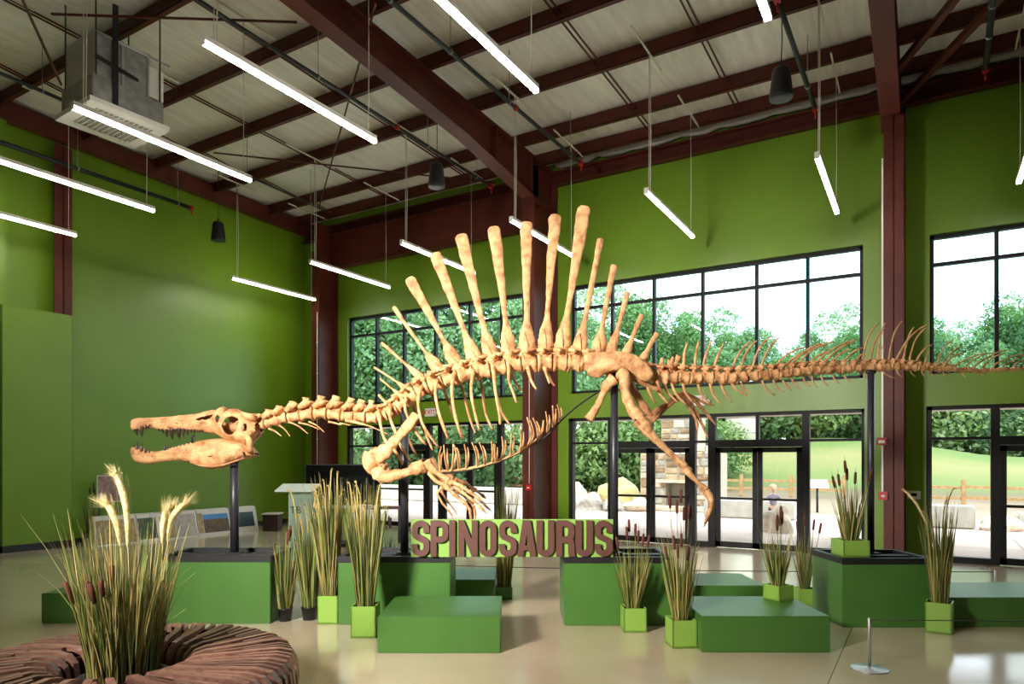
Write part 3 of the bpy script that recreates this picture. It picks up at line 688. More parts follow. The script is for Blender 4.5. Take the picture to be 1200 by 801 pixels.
plant('dark potted grass with cattails behind the torso plinth, against the doors', EV(-1.58, 8.6), TH, ('round', .2, .2), 60, .80, .08, .2, 16, [(-.09, 0, .82), (.0, 0, .93), (.035, .02, .86), (.06, 0, .84)], hv=.4, dark=True)
plant('potted grass in a small green pot behind the sign, rising above and below it', EV(-.10, 8.45), TH, ('dark_square', .21, .15), 230, 1.44, .08, .22, 17, hv=.35, droop=.06, lim=(-.085, 9, -9, 9))
plant('potted grass with six dark cattails in front of the hip plinth', EV(1.21, 6.87), TH, ('square', .225, .235), 150, .86, .07, .24, 18, [(-.15, 0, .80), (-.06, 0, .90), (-.035, .03, .97), (.02, 0, .93), (.05, .02, .86), (.09, 0, .83), (.14, 0, .82)], hv=.45, droop=.06, lim=(-9, 9, -9, .14))
plant('tall potted grass with reddish cattails between the hip plinth and the low step', EV(1.545, 6.30), TH+.08, ('square', .225, .25), 170, 1.06, .07, .2, 19,
      [(-.10, 0, 1.25), (-.03, .02, 1.20), (0, 0, 1.30), (.02, -.02, 1.14), (.07, 0, 1.16), (.09, .02, 1.14), (-.13, 0, .78), (-.07, -.03, .88), (-.04, -.04, .80), (-.01, -.04, .90), (.04, -.05, .78)], hv=.45, droop=.06)
t_ = plant('potted grass with four cattails standing on the low step right of centre', EV(2.62, 6.78, .32), TH+.5, ('square', .20, .15), 120, .72, .06, .17, 20, [(-.06, -.04, .68), (-.045, -.03, .71), (.03, -.02, .74), (.035, .0, .79), (.09, .05, .71)], hv=.45, droop=.04)
plant('thin dark cattail plant half hidden behind the tail plinth', EV(3.42, 8.05), TH, ('square', .2, .2), 60, .88, .06, .18, 21, [(-.08, 0, .85), (.0, 0, .93), (.10, 0, .87), (.17, 0, .83)], hv=.4, droop=.04)
plant('potted grass with cattails on the corner of the tail plinth', EV(3.51, 7.15, H1), TH+.02, ('square', .27, .17), 130, .80, .07, .19, 22, [(-.16, 0, .70), (-.11, 0, .72), (-.05, 0, .86), (-.02, .02, .78), (.05, 0, .74), (.2, 0, .77)], hv=.45, droop=.04)
t_ = plant('tall potted grass with a pale plume in a lime green pot at the right corner of the tail plinth', EV(4.22, 6.80), TH-.65, ('square', .225, .30), 150, 1.40, .075, .16, 23, hv=.42, width=.007, droop=.08, straw=4)
plume(t_, [(-.10, -.06, 1.05), (-.17, -.07, 1.22), (-.24, -.08, 1.33), (-.30, -.09, 1.39)], .026, 'plume', 9)
plant('dark cattail plant in a pot against the left wall, beside the easel', (-14.2, 7.46, 0), 0, ('round', .3, .25), 60, .95, .1, .14, 24, [(-.05, -.02, 1.0), (0, .02, 1.1), (.04, 0, 1.04), (.07, 0, .98)], hv=.4, dark=True)

# ------------------------------------------------------------------ the slatted ring bench with the plume grass
BC = (-2.54, 4.5)
t = thing('ring_bench', 'round bench of curved reddish timber slats with a planted hole in the middle', 'bench', EV(BC[0], BC[1]), TH)
def slat_mesh(prof, swirl, w0, w1, nm):
    b = MB(); k = len(prof); vs = []
    for i, (r, z) in enumerate(prof):
        a = swirl*((r-.36)/.75)**1.5 if r > .36 else 0
        pa, pb = prof[max(i-1, 0)], prof[min(i+1, k-1)]; tx, tz = pb[0]-pa[0], pb[1]-pa[1]; L = math.hypot(tx, tz); nx_, nz = -tz/L, tx/L   # outward normal of the profile
        if nz < 0 and i < 2 and False: nx_, nz = -nx_, -nz
        w = lerp(w0, w1, min(1, max(0, (r-.35)/.75)))/2; h = .032
        c, s = math.cos(a), math.sin(a)
        for dw, dh in ((-w, 0), (w, 0), (w, -h), (-w, -h)):
            rr, zz = r+nx_*dh, z+nz*dh; vs.append((rr*c-dw*s, rr*s+dw*c, zz))
    fs = [(i*4+j, (i+1)*4+j, (i+1)*4+(j+1) % 4, i*4+(j+1) % 4) for i in range(k-1) for j in range(4)]+[(0, 1, 2, 3), ((k-1)*4+3, (k-1)*4+2, (k-1)*4+1, (k-1)*4)]
    b.add(vs, fs); return b.mesh(nm, M['wood_slat'])
full = [(.37, .12), (.355, .26), (.37, .345), (.42, .40), (.50, .42), (.66, .422), (.85, .418), (.97, .405), (1.05, .37), (1.09, .30), (1.10, .20), (1.08, .03)]
short = [(.74, .421), (.85, .418), (.97, .405), (1.05, .37), (1.09, .30), (1.10, .20), (1.08, .03)]
mid_ = [(.55, .421), (.66, .422), (.85, .418), (.97, .405), (1.05, .37), (1.09, .30), (1.10, .20), (1.08, .03)]
mf = slat_mesh(full, .35, .044, .050, 'slat_long'); ms1 = slat_mesh(short, .35, .024, .036, 'slat_short'); ms2 = slat_mesh(mid_, .35, .022, .036, 'slat_mid')
NS = 26
for i in range(NS):
    a = 2*PI*i/NS; put('slat', mf, t, (0, 0, 0), a+.02*math.sin(i*1.7))
    put('slat', ms2 if i % 3 else ms1, t, (0, 0, -.003), a+2*PI/NS*.34); put('slat', ms1 if i % 3 else ms2, t, (0, 0, -.006), a+2*PI/NS*.67)
b = MB()
for r0, r1, z0, z1 in ((.42, .45, .02, .36), (.72, .75, .02, .37), (.98, 1.01, .02, .345)):
    n = 40; vs = []
    for r, z in ((r0, z0), (r1, z0), (r1, z1), (r0, z1)): vs += [(r*math.cos(2*PI*j/n), r*math.sin(2*PI*j/n), z) for j in range(n)]
    b.add(vs, [(q*n+j, q*n+(j+1) % n, ((q+1) % 4)*n+(j+1) % n, ((q+1) % 4)*n+j) for q in range(4) for j in range(n)])
b.build('support_ring', M['ply'], t)
for k in range(8):
    b = MB(); a = 2*PI*k/8+.2; b.beam((.42*math.cos(a), .42*math.sin(a), .17), (1.03*math.cos(a), 1.03*math.sin(a), .17), .03, .34); b.build('rib', M['ply'], t)
t = thing('potted_grass', 'big pot of tall grass with cream plumes and cattails in the hole of the ring bench', 'plant', EV(BC[0], BC[1]), TH, 'potted artificial grasses')
b = MB(); b.lathe([(.2, 0), (.21, .01), (.27, .26), (.285, .26), (.285, .29), (.26, .29), (.25, .25)], 24); b.build('pot', M['black_pot'], t)
b = MB(); b.lathe([(.25, .24), (.25, .25), (.01, .26)], 20); b.build('soil', M['soil'], t)
stuff(blades(31, 1050, .20, .26, 1.14, .55, 4, .0042, .05, 1.25, .25).build('blades', M['blade'], t))
stuff(blades(32, 60, .14, .55, 1.14, .35, 4, .0042, .35, 1.3, .25).build('arching_blades', [M['blade'][2], M['blade'][2], M['blade'][1], M['blade'][2]], t))
k4 = 4.5/807.2
def B(x, y, off=0): return ((x-141.5)*k4, off, EYE+(537.8-y)*k4)
for i, pts in enumerate([[(152, 690), (150, 640), (149, 605), (145, 580), (138, 560)], [(143, 690), (139, 640), (135, 615), (128, 597), (125, 594)], [(186, 690), (186.5, 637), (187, 620), (189, 607), (191, 600)], [(189, 690), (191, 634), (194, 612), (200, 601), (208, 593)]]):
    b = MB(); b.tube([B(pts[0][0]*.7+44, 765, -.03+.02*i), B(*pts[0], -.03+.02*i), B(*pts[1], -.03+.02*i)], .003, 5); st = b.build('stem', M['blade'][2], t)
    plume(st, [B(x, y, -.03+.02*i) for x, y in pts[1:]]+[B(pts[-1][0]-(2 if i < 2 else -2), pts[-1][1]-3, -.03+.02*i)], .052, 'plume', 40+i)
for x, y0, y1, off in ((106, 699, 672, -.20), (127, 697, 672, -.2), (139, 697, 671, -.28), (147, 682, 656, -.16), (150, 688, 668, -.3)):
    cattail(t, B(lerp(x, 141, .4), 765, off*.5), B(x, y0, off), 'cattail', (y0-y1)*k4, .017)

# ------------------------------------------------------------------ things along the left wall and in the corner
def panel(v0, v1, lab, pics, tilt=.0, u=-13.9):
    t = thing('exhibit_stand', lab, 'display panel', (u, (v0+v1)/2, 0), 0, 'low exhibit panels along the left wall'); w = (v1-v0)/2
    b = MB(); b.add([(.16, -w, 0), (.16, w, 0), (-.16, w, 0), (-.16, -w, 0), (.02, -w, .56), (.02, w, .56), (-.06, w, .58), (-.06, -w, .58)], [(0, 1, 5, 4), (1, 2, 6, 5), (2, 3, 7, 6), (3, 0, 4, 7), (4, 5, 6, 7), (3, 2, 1, 0)])
    b.build('body', M['paper'], t)
    f = lambda y, z, e: (.16-.14*z/.56+e, y, z+e*.2)
    for y0, y1, z0, z1, m in pics:
        a, c = -w+y0*(v1-v0), -w+y1*(v1-v0); z0 *= .56; z1 *= .56
        b = MB(); b.add([f(a, z0, .004), f(c, z0, .004), f(c, z1, .004), f(a, z1, .004)], [(0, 1, 2, 3)]); b.add([f(a, z0, .0), f(c, z0, .0), f(c, z1, .0), f(a, z1, .0)], [(3, 2, 1, 0)])
        b.build('picture', m, t)
p_beige = mat('panel_print_stone', srgb(186, 160, 108), .5, srgb(140, 112, 70), 14); p_grey = mat('panel_print_grey', srgb(186, 176, 164), .5, srgb(160, 150, 140), 10)
p_dark = mat('panel_print_forest', srgb(40, 52, 26), .4, srgb(84, 92, 50), 9); p_brown = mat('panel_print_ruin', srgb(70, 44, 22), .4, srgb(110, 84, 36), 9); p_sky = mat('panel_print_sky', srgb(70, 130, 190), .4)
p_lake = mat('panel_print_lake', srgb(52, 74, 92), .4, srgb(40, 66, 42), 6); p_map = mat('poster_print', srgb(196, 168, 170), .5, srgb(150, 120, 124), 9)
panel(7.31, 8.13, 'low exhibit panel with plain stone print, nearest of the row along the left wall', [(.03, .97, .05, .88, p_beige)])
panel(8.15, 9.49, 'low exhibit panel with a dark forest picture beside the bench plumes', [(.01, .30, .1, .86, p_dark), (.36, .60, .05, .88, p_beige), (.61, .97, .05, .9, p_grey)])
panel(9.51, 10.33, 'low exhibit panel with a landscape picture under a blue sky, left of the skull pole', [(.01, .15, .1, .88, p_beige), (.17, .95, .1, .62, p_brown), (.17, .95, .62, .82, p_sky)])
panel(10.42, 11.08, 'last low exhibit panel in the row, dark lake picture, right of the skull pole', [(.10, .86, .2, .8, p_lake)])
t = thing('poster_easel', 'small pinkish map poster on a thin easel by the left wall', 'easel', (-14.32, 7.85, 0), math.radians(60))
b = MB(); b.box(-.2, -.015, .84, .2, 0, 1.36); b.build('poster', [p_map], t)
b = MB()
for x0, z0, x1, z1, y in ((-.215, .825, .215, .845, -.02), (-.215, 1.355, .215, 1.375, -.02), (-.215, .83, -.195, 1.37, -.02), (.195, .83, .215, 1.37, -.02)): b.box(x0, y, z0, x1, y+.03, z1)
b.build('poster_frame', M['white'], t)
for x in (-.22, .22):
    b = MB(); b.beam((x*.5, .0, 1.3), (x, -.05, 0), .014, .014); b.build('leg', M['cable'], t)
b = MB(); b.beam((0, .02, 1.3), (0, .22, 0), .014, .014); b.build('leg', M['cable'], t)
t = thing('lectern', 'clear frosted acrylic lectern with black letters behind the potted grasses', 'lectern', EV(-3.57, 11.6), TH)
b = MB(); b.bevbox(-.22, -.16, .0, .22, .16, .03, .005); b.build('base', M['alu'], t)
b = MB(); b.box(-.19, -.012, .03, .19, 0, 1.2); b.box(-.19, 0, .03, -.178, .2, 1.2); b.box(.178, 0, .03, .19, .2, 1.2); b.build('panel', M['acrylic'], t)
b = MB(); b.add([(-.36, -.2, 1.16), (.28, -.2, 1.16), (.28, .22, 1.26), (-.36, .22, 1.26), (-.36, -.2, 1.18), (.28, -.2, 1.18), (.28, .22, 1.28), (-.36, .22, 1.28)], [(3, 2, 1, 0), (4, 5, 6, 7), (0, 1, 5, 4), (1, 2, 6, 5), (2, 3, 7, 6), (3, 0, 4, 7)]); b.build('top', mat('acrylic_top', srgb(226, 236, 230), .2), t)
text('TB', .17, .002, mat('lectern_letters', srgb(24, 44, 36), .5), t, (-.07, -.016, .84), (PI/2, 0, 0))
t = thing('television', 'big black switched-off television on a stand behind the tall grasses', 'television', EV(-3.40, 13.6), TH)
b = MB(); b.bevbox(-.68, 0, .80, .68, .05, 1.60, .01); b.build('casing', M['black'], t)
b = MB(); b.box(-.665, -.004, .825, .665, 0, 1.585); b.build('screen', M['screen'], t)
b = MB(); b.beam((0, .03, .1), (0, .03, .85), .1, .05); b.build('column', M['black'], t)
b = MB(); b.bevbox(-.40, -.25, .0, .40, .3, .06, .01); b.build('base', M['black'], t)
b = MB(); b.bevbox(-.66, -.22, .74, .66, .2, .775, .005); b.build('shelf', M['white'], t)
t = thing('console_table', 'narrow timber console table at the doors, right of the television', 'table', EV(-2.75, 14.2), TH)
b = MB(); b.bevbox(-.5, -.2, .68, .5, .2, .73, .006); b.build('tabletop', M['brown_wood_floor'], t)
for x in (-.45, .45):
    for y in (-.16, .16):
        b = MB(); b.box(x-.02, y-.02, 0, x+.02, y+.02, .685); b.build('leg', M['black'], t)
t = thing('crate_bench', 'dark timber box with a pale top in the far left corner', 'box', EV(-5.72, 16.3), TH)
b = MB()
for k in range(5):
    b.box(-.18, -.02, .02+k*.075, .18, 0, .085+k*.075)
b.build('slats', M['crate'], t)
b = MB(); b.box(-.17, 0, 0, .17, .34, .39); b.build('body', M['crate'], t)
b = MB(); b.bevbox(-.2, -.04, .39, .2, .36, .42, .005); b.build('top', M['paper'], t)
# ================================================================== THE SKELETON
# points are image pixels cast from the camera to their depth; one pixel is about 9 mm at the spine,
# the third number of a point is its distance behind (+) or before (-) the spine in metres
SD = 7.45
skel = thing('dinosaur_skeleton', 'huge tan cast of a sail-backed dinosaur skeleton with open toothy jaws, mounted on poles', 'skeleton', EV(1.0, SD, 0), TH)
def K(x, y, off=0.0):
    d = SD+off; k = d/807.2
    return Vector(((x-600)*k-1.0, off, EYE+(537.8-y)*k))
KU = SD/807.2
BN = M['bone']
def bone(name, pts, rad, parent=skel, m=None, flat=1.0, n=10, sm=4, jit=.20, seed=0):
    """pts (x, y, off), rad in image pixels per point"""
    q = smooth_path([tuple(K(*p))+(r,) for p, r in zip(pts, rad)], sm)
    b = MB(); b.tube([x[:3] for x in q], [max(.15, x[3])*KU for x in q], n, flat, (0, 1, 0), True, jit, seed)
    return b.build(name, m or BN, parent)

# --- skull: two shells following the profile, with the openings cut through
SKS = 5.72
def sk(x, y): return (140+x/SKS, 450+y/SKS)
def shell(name, top, bot, wid, holes, x0, x1, nx, ny, thick, parent, m):
    tx, tz = zip(*top); bx, bz = zip(*bot); wx, ww = zip(*wid)
    def inside(p, poly):
        c = False; j = len(poly)-1
        for i in range(len(poly)):
            (xi, yi), (xj, yj) = poly[i], poly[j]
            if (yi > p[1]) != (yj > p[1]) and p[0] < (xj-xi)*(p[1]-yi)/(yj-yi)+xi: c = not c
            j = i
        return c
    b = MB(); vs = []; fs = []
    for i in range(nx+1):
        x = lerp(x0, x1, i/nx); zt, zb = interp(tx, tz, x), interp(bx, bz, x); hw = interp(wx, ww, x)
        ring = []
        for j in range(2*ny):
            s = j/ny if j <= ny else (2*ny-j)/ny; side = -1 if j <= ny else 1
            u = 2*s-1; prof = max(0, 1-abs(u)**3.0)**.5
            off = side*hw*prof
            nz = noise.noise(Vector((x*.03, zb+(zt-zb)*s, side*3)))*.007+noise.noise(Vector((x*.012, (zb+(zt-zb)*s)*.02, side*9)))*.010
            p = K(*sk(x, lerp(zb, zt, s))); vs.append((p.x, off+side*nz, p.z+nz*.5))
    n = 2*ny
    for i in range(nx):
        xm = lerp(x0, x1, (i+.5)/nx)
        for j in range(n):
            jm = j+.5; s = jm/ny if jm <= ny else (2*ny-jm)/ny
            z = lerp(interp(bx, bz, xm), interp(tx, tz, xm), s)
            if any(inside((xm, z), h) for h in holes): continue
            fs.append((i*n+j, i*n+(j+1) % n, (i+1)*n+(j+1) % n, (i+1)*n+j))
    fs.append(tuple(range(n)))
    b.add(vs, fs, True); o = b.build(name, m, parent)
    md = o.modifiers.new('solid', 'SOLIDIFY'); md.thickness = thick; md.offset = -1
    return o
def ell(cx, cy, rx, ry, n=16): return [(cx+rx*math.cos(2*PI*i/n), cy+ry*math.sin(2*PI*i/n)) for i in range(n)]
top = [(90, 262), (97, 246), (112, 237), (150, 234), (250, 231), (350, 223), (450, 214), (520, 208), (580, 192), (630, 182), (662, 180), (680, 166), (697, 158), (712, 166), (722, 186), (738, 184), (752, 173), (780, 171), (812, 186), (850, 212), (880, 232), (935, 262)]
bot = [(90, 282), (100, 300), (115, 305), (150, 297), (190, 284), (240, 286), (285, 302), (330, 310), (400, 303), (470, 306), (560, 312), (660, 326), (690, 346), (740, 372), (790, 388), (830, 400), (870, 404), (895, 372), (935, 320)]
wid = [(90, .02), (100, .05), (140, .062), (210, .05), (350, .056), (500, .075), (650, .10), (760, .15), (860, .17), (935, .12)]
eye = [(735, 262), (748, 240), (768, 224), (800, 221), (832, 240), (842, 272), (830, 306), (806, 334), (778, 342), (748, 330), (730, 304), (723, 278)]
fen = [(765, 300), (772, 275), (800, 255), (822, 262), (826, 296), (810, 324), (788, 322)]
slit = [(536, 245), (566, 226), (612, 213), (660, 211), (656, 224), (612, 240), (570, 247)]
skull = shell('skull', top, bot, wid, [eye, slit, ell(692, 238, 15, 24), ell(878, 296, 13, 24)], 90, 935, 170, 44, .016, skel, BN)
# braincase behind the openings, brow horn, cheek bar
b = MB(); c = K(*sk(808, 290)); b.tube([K(*sk(752, 300)), K(*sk(772, 290)), K(*sk(800, 285)), K(*sk(850, 292)), K(*sk(900, 310)), K(*sk(935, 330))], [.01, .05, .066, .07, .06, .03], 12, 1.25, (0, 1, 0), True, .3); b.build('braincase', M['bone_shaded'], skull)
for s in (-1, 1):
    b = MB(); b.tube([K(*sk(820, 190), s*.10), K(*sk(850, 208), s*.12), K(*sk(890, 222), s*.12), K(*sk(920, 234), s*.10)], [.012, .028, .034, .012], 8, 1, (0, 1, 0), True, .3); b.build('brow_bone', BN, skull)
    b = MB(); b.tube([K(*sk(850, 330), s*.14), K(*sk(868, 380), s*.15), K(*sk(880, 430), s*.14), K(*sk(878, 455), s*.12)], [.02, .035, .028, .03], 8, 1, (0, 1, 0), True, .35); b.build('quadrate', BN, skull)
b = MB(); b.tube([K(*sk(900, 340)), K(*sk(925, 345)), K(*sk(945, 335))], [.03, .035, .02], 10); b.build('occipital_knob', BN, skull)
b = MB(); b.tube([K(*sk(560, 316), 0), K(*sk(640, 326), 0), K(*sk(700, 332), 0)], [.012, .012, .01], 6, 3); b.build('palate', M['tooth'], skull)
jt = [(88, 440), (98, 428), (112, 430), (150, 438), (180, 448), (215, 458), (250, 461), (300, 450), (350, 435), (400, 421), (450, 405), (520, 389), (600, 376), (700, 374), (790, 384), (840, 396), (875, 425), (918, 466)]
jb = [(88, 455), (100, 482), (118, 508), (140, 523), (190, 527), (250, 518), (300, 511), (360, 504), (410, 503), (470, 516), (530, 538), (580, 556), (640, 562), (700, 552), (745, 527), (800, 508), (850, 492), (918, 474)]
jw = [(88, .02), (110, .055), (200, .05), (400, .06), (600, .10), (800, .15), (918, .08)]
jaw = shell('lower_jaw', jt, jb, jw, [[(600, 488), (640, 482), (676, 476), (660, 484), (620, 489)]], 88, 918, 130, 28, .016, skel, BN)
for s in (-1, 1):
    b = MB(); q = [(470, 520), (540, 544), (620, 552), (700, 540), (760, 520), (840, 492)]
    b.tube([K(*sk(*p), s*interp([470, 840], [.07, .15], p[0])) for p in q], [.006, .012, .013, .012, .01, .006], 6, 1, (0, 1, 0), True, .3); b.build('jaw_seam', M['bone_shaded'], jaw)
def teeth(parent, lst, up, wid):
    wx, ww = zip(*wid)
    for x, y0, y1, r in lst:
        for s in (-1, 1):
            o = s*interp(wx, ww, x)*.82; b = MB(); y1 = y0+(y1-y0)*1.12; d = (y1-y0); bx_ = x+(3 if up else -1); xx = x+random.uniform(-4, 4)
            b.tube([K(*sk(x, y0-d*.35), o), K(*sk(x, y0), o), K(*sk(lerp(x, xx, .5)-2, lerp(y0, y1, .6)), o*1.08), K(*sk(xx+3, y1), o*1.04)], [r*1.5*KU/SKS, r*1.5*KU/SKS, r*1.05*KU/SKS, .0008], 7)
            b.build('tooth', M['tooth'], parent)
teeth(skull, [(103, 300, 318, 5), (118, 302, 338, 6), (152, 296, 345, 8), (182, 284, 305, 5), (197, 284, 300, 4), (268, 294, 312, 5), (291, 302, 324, 6), (320, 306, 350, 8), (353, 306, 362, 10), (378, 303, 330, 6), (402, 303, 355, 9), (432, 304, 345, 7), (461, 305, 338, 6), (484, 306, 324, 5), (504, 307, 326, 5), (524, 308, 320, 4), (543, 310, 322, 4), (558, 311, 322, 4)], True, wid)
teeth(jaw, [(95, 438, 412, 5), (118, 434, 390, 7), (148, 440, 402, 7), (176, 450, 424, 5), (200, 456, 438, 4), (306, 452, 412, 6), (324, 446, 416, 6), (342, 440, 422, 4), (368, 432, 418, 4), (386, 427, 412, 4), (412, 420, 406, 4), (436, 412, 398, 4), (462, 404, 392, 4)], False, jw)
b = MB(); b.tube([K(*sk(488, 392), -.08), K(*sk(486, 352), -.08), K(*sk(505, 342), -.08)], .012, 6); b.tube([K(*sk(462, 480), -.075), K(*sk(464, 524), -.07)], .007, 6); b.tube([K(*sk(828, 452), -.15), K(*sk(840, 496), -.14)], .007, 6); b.build('mounting_clip', M['black'], jaw)

# --- spine
SPN = [(303, 498), (318, 494), (330, 491), (345, 487.5), (360, 485), (376, 484), (392, 485), (408, 487), (422, 488.5), (436, 489), (448, 487), (460, 482), (471, 474), (482, 465), (495, 457), (511, 450), (528, 444), (546, 439), (565, 434.5), (584, 431), (602, 428), (620, 426), (638, 425), (656, 425), (672, 425.5), (687, 427), (705, 429), (724, 431), (744, 436), (760, 440), (775, 441)]
def vert_mesh(b, p, d, dia, L, wide, arch, sd):
    """spool-shaped centrum, arch over it, side processes"""
    up = Vector((-d.z, 0, d.x)); up = up if up.z > 0 else -up; Y = Vector((0, 1, 0)); r = dia/2
    b.tube([p+d*L*t for t in (-.50, -.44, -.25, 0, .25, .44, .50)], [r*.86, r*1.02, r*.82, r*.70, r*.82, r*1.04, r*.86], 12, 1.05, (0, 1, 0), True, .22, sd)
    if arch:
        b.tube([p+up*r*.5-d*L*.1, p+up*r*1.25-d*L*.05, p+up*r*1.75+d*L*.02], [L*.34, L*.26, L*.30], 8, .75, (0, 1, 0), True, .35, sd+1)
        for s in (-1, 1):
            b.tube([p+up*r*1.3-d*L*.50+Y*s*wide*.18, p+up*r*1.38+Y*s*wide*.22, p+up*r*1.55+d*L*.62+Y*s*wide*.18], [r*.22, r*.30, r*.17], 6, 1, (0, 1, 0), True, .4, sd+2)
            b.tube([p+up*r*1.1, p+up*r*1.2+Y*s*wide*.5-d*L*.05, p+up*r*1.15+Y*s*wide-d*L*.12], [r*.42, r*.28, r*.24], 7, .8, d, True, .4, sd+3)
VT = []
for i, (x, y) in enumerate(SPN):
    p = K(x, y); a = K(*SPN[max(i-1, 0)]); c = K(*SPN[min(i+1, len(SPN)-1)]); d = (c-a).normalized()
    L = ((c-a).length/2 if 0 < i < len(SPN)-1 else (c-a).length)*.93
    if i < 10:
        dia = lerp(15, 19, min(1, i/4))*KU; b = MB(); vert_mesh(b, p, d, dia*.8, L, .07+.006*i, True, i)
        up = Vector((-d.z, 0, d.x)); k_ = [4, 5, 6, 7, 8, 9, 10, 10, 9, 9][i]
        b.tube([p+up*dia*.6-d*L*.1, p+up*(dia*.6+k_*KU*.5), p+up*(dia*.6+k_*KU)+d*L*.08], [L*.36, L*.30, L*.30], 8, .4, (0, 1, 0), True, .4, i)
        for s in (-1, 1):   # swept zygapophyses
            b.tube([p+up*dia*.4+Vector((0, s*.05, 0))-d*L*.5, p+up*dia*.62+Vector((0, s*.06, 0)), p+up*dia*.72+Vector((0, s*.045, 0))+d*L*.5], [dia*.16, dia*.22, dia*.12], 7, 1, (0, 1, 0), True, .4, i)
    else:
        dia = interp([10, 14, 18, 24, 30], [16, 19, 21, 22, 17], i)*KU; b = MB(); vert_mesh(b, p, d, dia, L, interp([10, 14, 20, 30], [.10, .16, .18, .10], i), True, i)
    VT.append(b.build('vertebra', BN, skel))
def near_vert(x): return VT[min(range(len(SPN)), key=lambda i: abs(SPN[i][0]-x))]
# cervical ribs: thin whiskers under the neck
for x, y, dx, dy in ((315, 502, 15, 9), (327, 498, 13, 13), (338, 494, 23, 14), (350, 495, 24, 8), (362, 494, 18, 12), (385, 494, 15, 4), (398, 496, 12, 2), (405, 492, 60, 22)):
    for s in (-1, 1): bone('neck_rib', [(x, y, s*.05), (x+dx*.5, y+dy*.35, s*.07), (x+dx, y+dy, s*.08)], [1.3 if dx < 50 else 2.6, .9, .5], flat=1, n=6, jit=.1)

# --- sail
SAIL = [((447, 401), (492, 441), 2.0, 1.6, 5), ((461, 359), (512, 430), 2.6, 1.9, 7), ((479, 325), (535, 427), 6.2, 3.0, 8.5), ((509.5, 296), (558, 425), 6.6, 3.4, 9), ((540, 274), (577, 423), 7.2, 3.6, 9), ((578.6, 265), (597, 417), 7.2, 3.4, 9),
        ((616.7, 259.5), (617.5, 414), 6.8, 3.4, 9.5), ((651, 251), (638.5, 412), 6.9, 3.2, 9), ((684.8, 241), (657, 414), 7.6, 3.6, 9), ((704, 279), (678, 414), 3.8, 3.2, 8.5), ((720, 310), (700.5, 412), 3.8, 3.0, 8.5), ((735.5, 341.5), (716, 411), 3.2, 2.6, 6.5), ((752.5, 368), (733.5, 414), 3.2, 2.6, 5.5), ((770.5, 390), (754, 420), 3.0, 2.6, 5),
        ((438, 430), (480, 458), 1.4, 1.2, 4.5), ((445, 443), (470, 464), 1.2, 1.2, 3.5), ((443.5, 462), (458, 476), 1.6, 1.6, 3.5)]
for i, (tp, bs, wt, wm, wb) in enumerate(SAIL):
    tp, bs = Vector(tp), Vector(bs); d = bs-tp; L = d.length; nrm = Vector((-d.y, d.x)).normalized(); big = L > 75
    def at(t, o=0): q = tp+d*t+nrm*o; return (q.x, q.y, .0)
    bow = .8*math.sin(i*2.1)
    if big:
        sgn = [(0, wt*.55), (.012, wt*.9), (.05, wt*1.06), (.2, wt*.93), (.42, lerp(wt, wm, .55)), (.62, wm), (.74, wm*1.02), (.82, lerp(wm, wb, .55)), (.90, wb*.98), (.96, wb), (1.06, wb*.8)]
    else:
        sgn = [(0, wt*.5), (.04, wt), (.3, wt*.98), (.6, wm), (.8, lerp(wm, wb, .6)), (.95, wb), (1.12, wb*.8)]
    pts = [at(t, bow*math.sin(PI*min(1, t/.9))) for t, _ in sgn]; q = smooth_path([tuple(K(*p))+(r,) for p, (_, r) in zip(pts, sgn)], 4)
    b = MB(); thk = lambda t: interp([0, .1, .6, .85, 1.0], [.012, .017, .016, .045, .05], t)
    b.tube([x[:3] for x in q], [(max(.3, x[3])*KU, min(thk(k/(len(q)-1)), max(.3, x[3])*KU*1.1)) for k, x in enumerate(q)], 14, 1, (0, 1, 0), True, .09, i)
    if big:   # knobbly ridge on the swollen foot of the spine
        for s in (-1, 1): b.tube([Vector(K(*at(.84, wb*.35)))+Vector((0, s*.03, 0)), Vector(K(*at(.92, wb*.1)))+Vector((0, s*.045, 0)), Vector(K(*at(1.02, -wb*.3)))+Vector((0, s*.04, 0))], [.008, .018, .012], 7, 1, (0, 1, 0), True, .5, i)
    b.build('neural_spine', BN, near_vert(bs.x))
# thin ossified rod along the arches
bone('tendon', [(500, 443, -.03), (530, 433, -.04), (560, 425, -.04), (590, 420, -.04), (620, 416, -.04), (650, 414, -.04), (680, 415, -.04)], [1.2]*7, n=6, jit=.2)

# --- ribs: near side, then the far side
NR = [[(493.7, 452, -.08), (490, 470, -.30), (493, 490, -.38), (500, 505, -.36), (514, 524, -.25)], [(512.7, 444, -.08), (510, 461, -.34), (516, 489, -.42), (526, 515, -.33)],
      [(531.7, 439, -.08), (529.5, 461, -.35), (534, 489, -.42), (541, 513, -.33)], [(555, 433, -.08), (552, 458, -.34), (556.6, 484, -.40), (562, 504, -.34)], [(578, 430, -.08), (580.5, 458, -.33), (585, 484, -.38), (586, 497, -.35)],
      [(597, 428, -.08), (596, 444, -.25), (601.7, 461, -.30), (605.5, 472, -.30)], [(618, 428, -.08), (622, 444, -.2), (628.5, 456, -.22)],
      [(476, 466, -.08), (475, 480, -.28), (482, 497, -.34), (490, 510, -.32), (499, 521, -.26)], [(457, 474, -.07), (457, 489, -.22), (463, 505, -.26), (470, 523, -.24), (481, 540, -.16)], [(444, 482, -.06), (446.5, 500, -.18), (452, 517, -.2), (462, 527, -.2), (472, 544, -.12)], [(638, 430, -.08), (641, 440, -.15), (644, 449, -.16)]]
